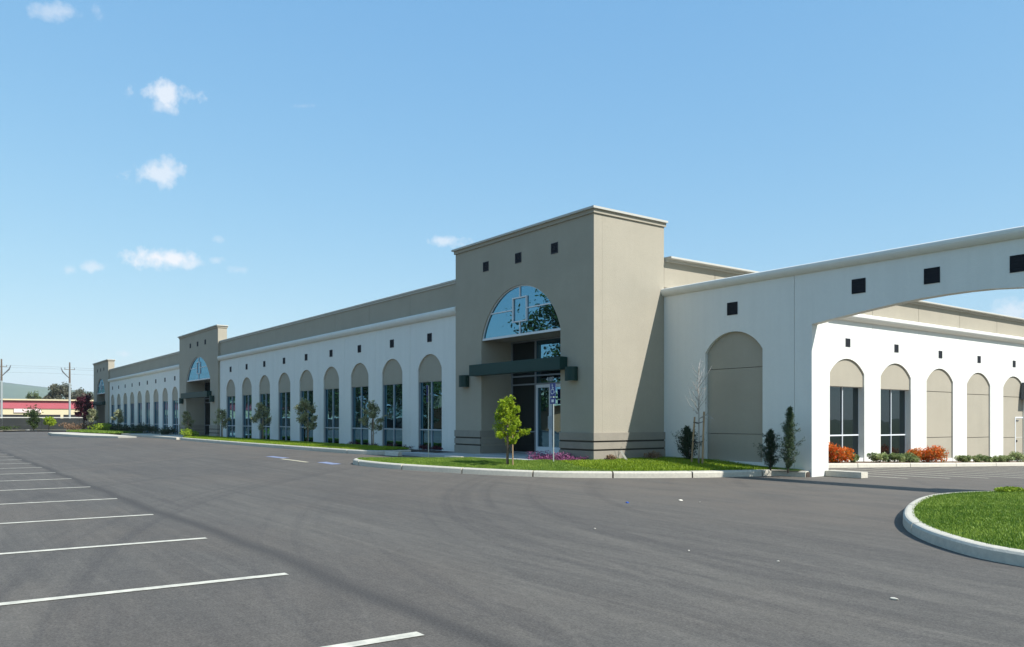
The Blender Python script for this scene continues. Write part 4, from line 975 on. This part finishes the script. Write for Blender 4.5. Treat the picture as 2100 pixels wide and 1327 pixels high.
def pole(x, y, h, label, brown):
    r_ = empty('utility_pole', (x, y, 0), label, 'utility pole', 'utility poles behind the boundary wall')
    link('shaft', MB().tube([(0, 0, -1.6), (0, 0, h*.70)], [.14, .12], 8).mesh('shaft'), POLE, r_, local=True)
    link('shaft_top', MB().tube([(0, 0, h*.70), (0, 0, h)], [.12, .08], 8).mesh('shaft_top'), BARK, r_, local=True)
    link('crossarm', MB().box(-.05, .05, -.6, .6, h-.96, h-.90).mesh('crossarm'), BARK, r_, local=True)
    link('bracket', MB().tube([(0, 0, h*.76), (0, -.8*brown, h*.86), (0, -1.0*brown, h*.92)], [.05, .09, .04], 6).mesh('bracket'), SLATE, r_, local=True)
    for s_ in (-.55, 0, .55): link('insulator', MB().tube([(0, s_, h-.88), (0, s_, h-.70)], [.06, .03], 6).mesh('insulator'), SLATE, r_, local=True)
pole(-118, 8.43, 8.95, 'utility pole cut by the left picture edge', -1); pole(-118, 15.93, 8.85, 'white and brown utility pole behind the boundary wall', 1)
for k, (z, s_) in enumerate(((8.25, -.8), (8.0, .8), (7.4, 0))):
    pts = []
    for i in range(25): t_ = i/24; y = -60+t_*160; pts.append((-118, y, z+.0-.012*((y-12) % 38)*(38-((y-12) % 38))*.05))
    tag(link('power_line', MB().tube(pts, .010, 4).mesh('power_line'), SLATE), ['lower overhead wire on the left poles', 'upper overhead wire on the left poles', 'middle overhead wire on the left poles'][k], 'wire', 'overhead wires')
# trees beyond
tree('eucalyptus', (-225, 28.3, 0), 9.6, 3.6, 12, 61, .3, L_EUC, BARKG, 130, .6, 1.25, 'tall brownish eucalyptus left of the white utility pole', group='eucalyptus trees beyond the warehouse', zlow=.3)
tree('eucalyptus', (-226, 25.5, 0), 6.8, 2.2, 9, 62, .25, L_EUC, BARKG, 110, .55, 1.0, 'lower eucalyptus at the left end of the group', group='eucalyptus trees beyond the warehouse', zlow=.3)
tree('eucalyptus', (-222, 32.2, 0), 8.6, 3.4, 10, 63, .3, L_EUC, BARKG, 60, .6, 1.0, 'open crowned eucalyptus right of the white utility pole', group='eucalyptus trees beyond the warehouse', zlow=.4)
tree('eucalyptus', (-222, 35.0, 0), 6.8, 2.8, 8, 64, .25, L_EUC, BARKG, 60, .6, 1.0, 'eucalyptus nearest the last tower', group='eucalyptus trees beyond the warehouse', zlow=.3)
for y, h, lb in ((21.3, 8.0, 'left one of two pointed trees over the warehouse roof'), (22.9, 8.2, 'right one of two pointed trees over the warehouse roof')):
    tree('far_conifer', (-220, y, 0), h, .9, 14, int(y), .2, L_CON, BARK, 60, .4, .6, lb, group='pointed trees over the warehouse roof', zlow=.2, up=.3)
tree('plum_tree', (-92.5, 13.7, .3), 3.6, .95, 12, 71, .08, L_PLUM, BARK, 60, .24, .42, 'dark red leaved plum tree by the last tower', zlow=.25, up=.6)
tree('plum_tree', (-96.5, 14.4, .3), 3.5, .95, 10, 72, .08, L_PLUM, BARK, 50, .24, .42, 'dark red leaved plum tree behind the first, left of the last tower', zlow=.25, up=.6)
lowshrub('dry_shrub', (-91.5, 13.2, .25), 1.9, .9, L_DRY, 'reddish brown scrub at the foot of the last tower', 900, .17, None, 'plant', 9)
tree('round_bush', (-106.5, 10.7, .2), 2.1, .5, 9, 81, .06, L_BACK, BARK, 80, .17, .36, 'tall dark green bush in front of the boundary wall', 'shrub', zlow=.15)
tree('round_bush', (-104.0, 11.95, .2), 1.35, .62, 7, 82, .05, L_BRIGHT, BARK, 110, .18, .34, 'small yellow green bush on a dark stem by the boundary wall', 'shrub', zlow=.35)
lowshrub('round_bush', (-108.5, 8.6, .2), 1.3, .5, L_BACK, 'low olive bush at the left foot of the boundary wall', 400, .17, None, 'shrub', 7)
lowshrub('round_bush', (-114.5, 11.2, .5), 1.5, 2.6, L_BACK, 'green bush rising behind the boundary wall', 900, .22, None, 'shrub', 9)

# ---- what the glass mirrors: street trees and a low house across the road behind the viewer
for i, (x, y, h) in enumerate(((-38, -30, 10), (-65, -24, 15.8), (-80, -30, 8.5), (-101, -26, 10), (-110, -25, 12), (-119, -27, 11), (-128, -25, 12.5), (-138, -28, 12), (-148, -26, 12.5), (-160, -28, 13), (-175, -27, 13), (-8, -34, 9))):
    tree('street_tree', (x, y, -.3), h, h*.33, 12, 100+i, .22, L_BACK, BARK, 130, .45, h*.13, 'leafy street tree across the road, %s along the row' % ['first', 'second', 'third', 'fourth', 'fifth', 'sixth', 'seventh', 'eighth', 'ninth', 'tenth', 'eleventh', 'twelfth'][i], group='street trees across the road', zlow=.28)
for i, x in enumerate(range(-100, -230, -9)):
    tree('street_tree', (x+random.uniform(-2, 2), -36+random.uniform(-2, 2), -.3), random.uniform(9, 12), 4.2, 9, 200+i, .25, L_BACK, BARK, 70, .55, 1.9, 'leafy tree of the second row across the road, %s from the near end' % ['first', 'second', 'third', 'fourth', 'fifth', 'sixth', 'seventh', 'eighth', 'ninth', 'tenth', 'eleventh', 'twelfth', 'thirteenth', 'fourteenth', 'fifteenth'][i], group='second row of street trees', zlow=.12)
hs_ = empty('low_house', (-96, -40, -1), 'low terracotta building across the road', 'building')
link('wall', MB().box(-15, 15, -6, 6, -.6, 4.2).mesh('wall'), ORANGE, hs_, local=True); link('roof', MB().slab([(-16, 4.2), (16, 4.2), (12, 6.2), (-12, 6.2)], -7, 7).mesh('roof'), CREAM, hs_, local=True)

# ================================================================== LITTER
def scrap(name, x, y, s, m, label, cat, k):
    rr = random.Random(k); mm = MB(); n = 7; pts = [(math.cos(6.283*i/n)*s*rr.uniform(.6, 1.1), math.sin(6.283*i/n)*s*.6*rr.uniform(.6, 1.1), rr.uniform(0, .4)*s) for i in range(n)]
    mm.v = pts+[(0, 0, s*.45)]+[(p[0]*.8, p[1]*.8, 0) for p in pts]
    mm.f = [(i, (i+1) % n, n) for i in range(n)]+[((i+1) % n, i, i+n+1, (i+1) % n+n+1) for i in range(n)]
    tag(link(name, mm.mesh(name), m, None, (x, y, hz(x, y)+.003)), label, cat)
scrap('crushed_can', -9.96, 9.87, .05, BLUEL, 'small blue crushed can on the asphalt', 'litter', 1)
scrap('dry_leaf', -9.69, 10.92, .05, PALEL, 'pale dry leaf right of the blue can', 'litter', 2)
scrap('dry_leaf', -7.87, 7.2, .024, PALEL, 'tiny pale leaf in the middle of the asphalt', 'litter', 3)
scrap('dry_leaf', -5.94, 6.83, .02, PALEL, 'tiny pale leaf right of the middle of the asphalt', 'litter', 4)
scrap('dry_leaf', -4.95, 7.04, .02, PALEL, 'tiny pale leaf left of the right island', 'litter', 5)
scrap('dry_leaf', -3.35, 6.31, .036, PALEL, 'pale curled leaf at the lower right of the asphalt', 'litter', 6)
scrap('pebble', -9.32, 11.0, .022, PALEL, 'small pale pebble beyond the leaves', 'litter', 7)

# ================================================================== AIR
hm = bpy.data.materials.new('haze_air'); hm.use_nodes = True; ht = hm.node_tree; ht.nodes.clear()
pv = ht.nodes.new('ShaderNodeVolumePrincipled'); pv.inputs['Color'].default_value = (.82, .90, 1, 1); pv.inputs['Density'].default_value = .00014; pv.inputs['Anisotropy'].default_value = 0
ho = ht.nodes.new('ShaderNodeOutputMaterial'); ht.links.new(pv.outputs[0], ho.inputs['Volume'])
tag(link('haze', MB().box(-4500, 400, -3500, 3800, -3, 175).mesh('haze'), hm), 'thin blue air between the car park and the hills', kind='stuff')
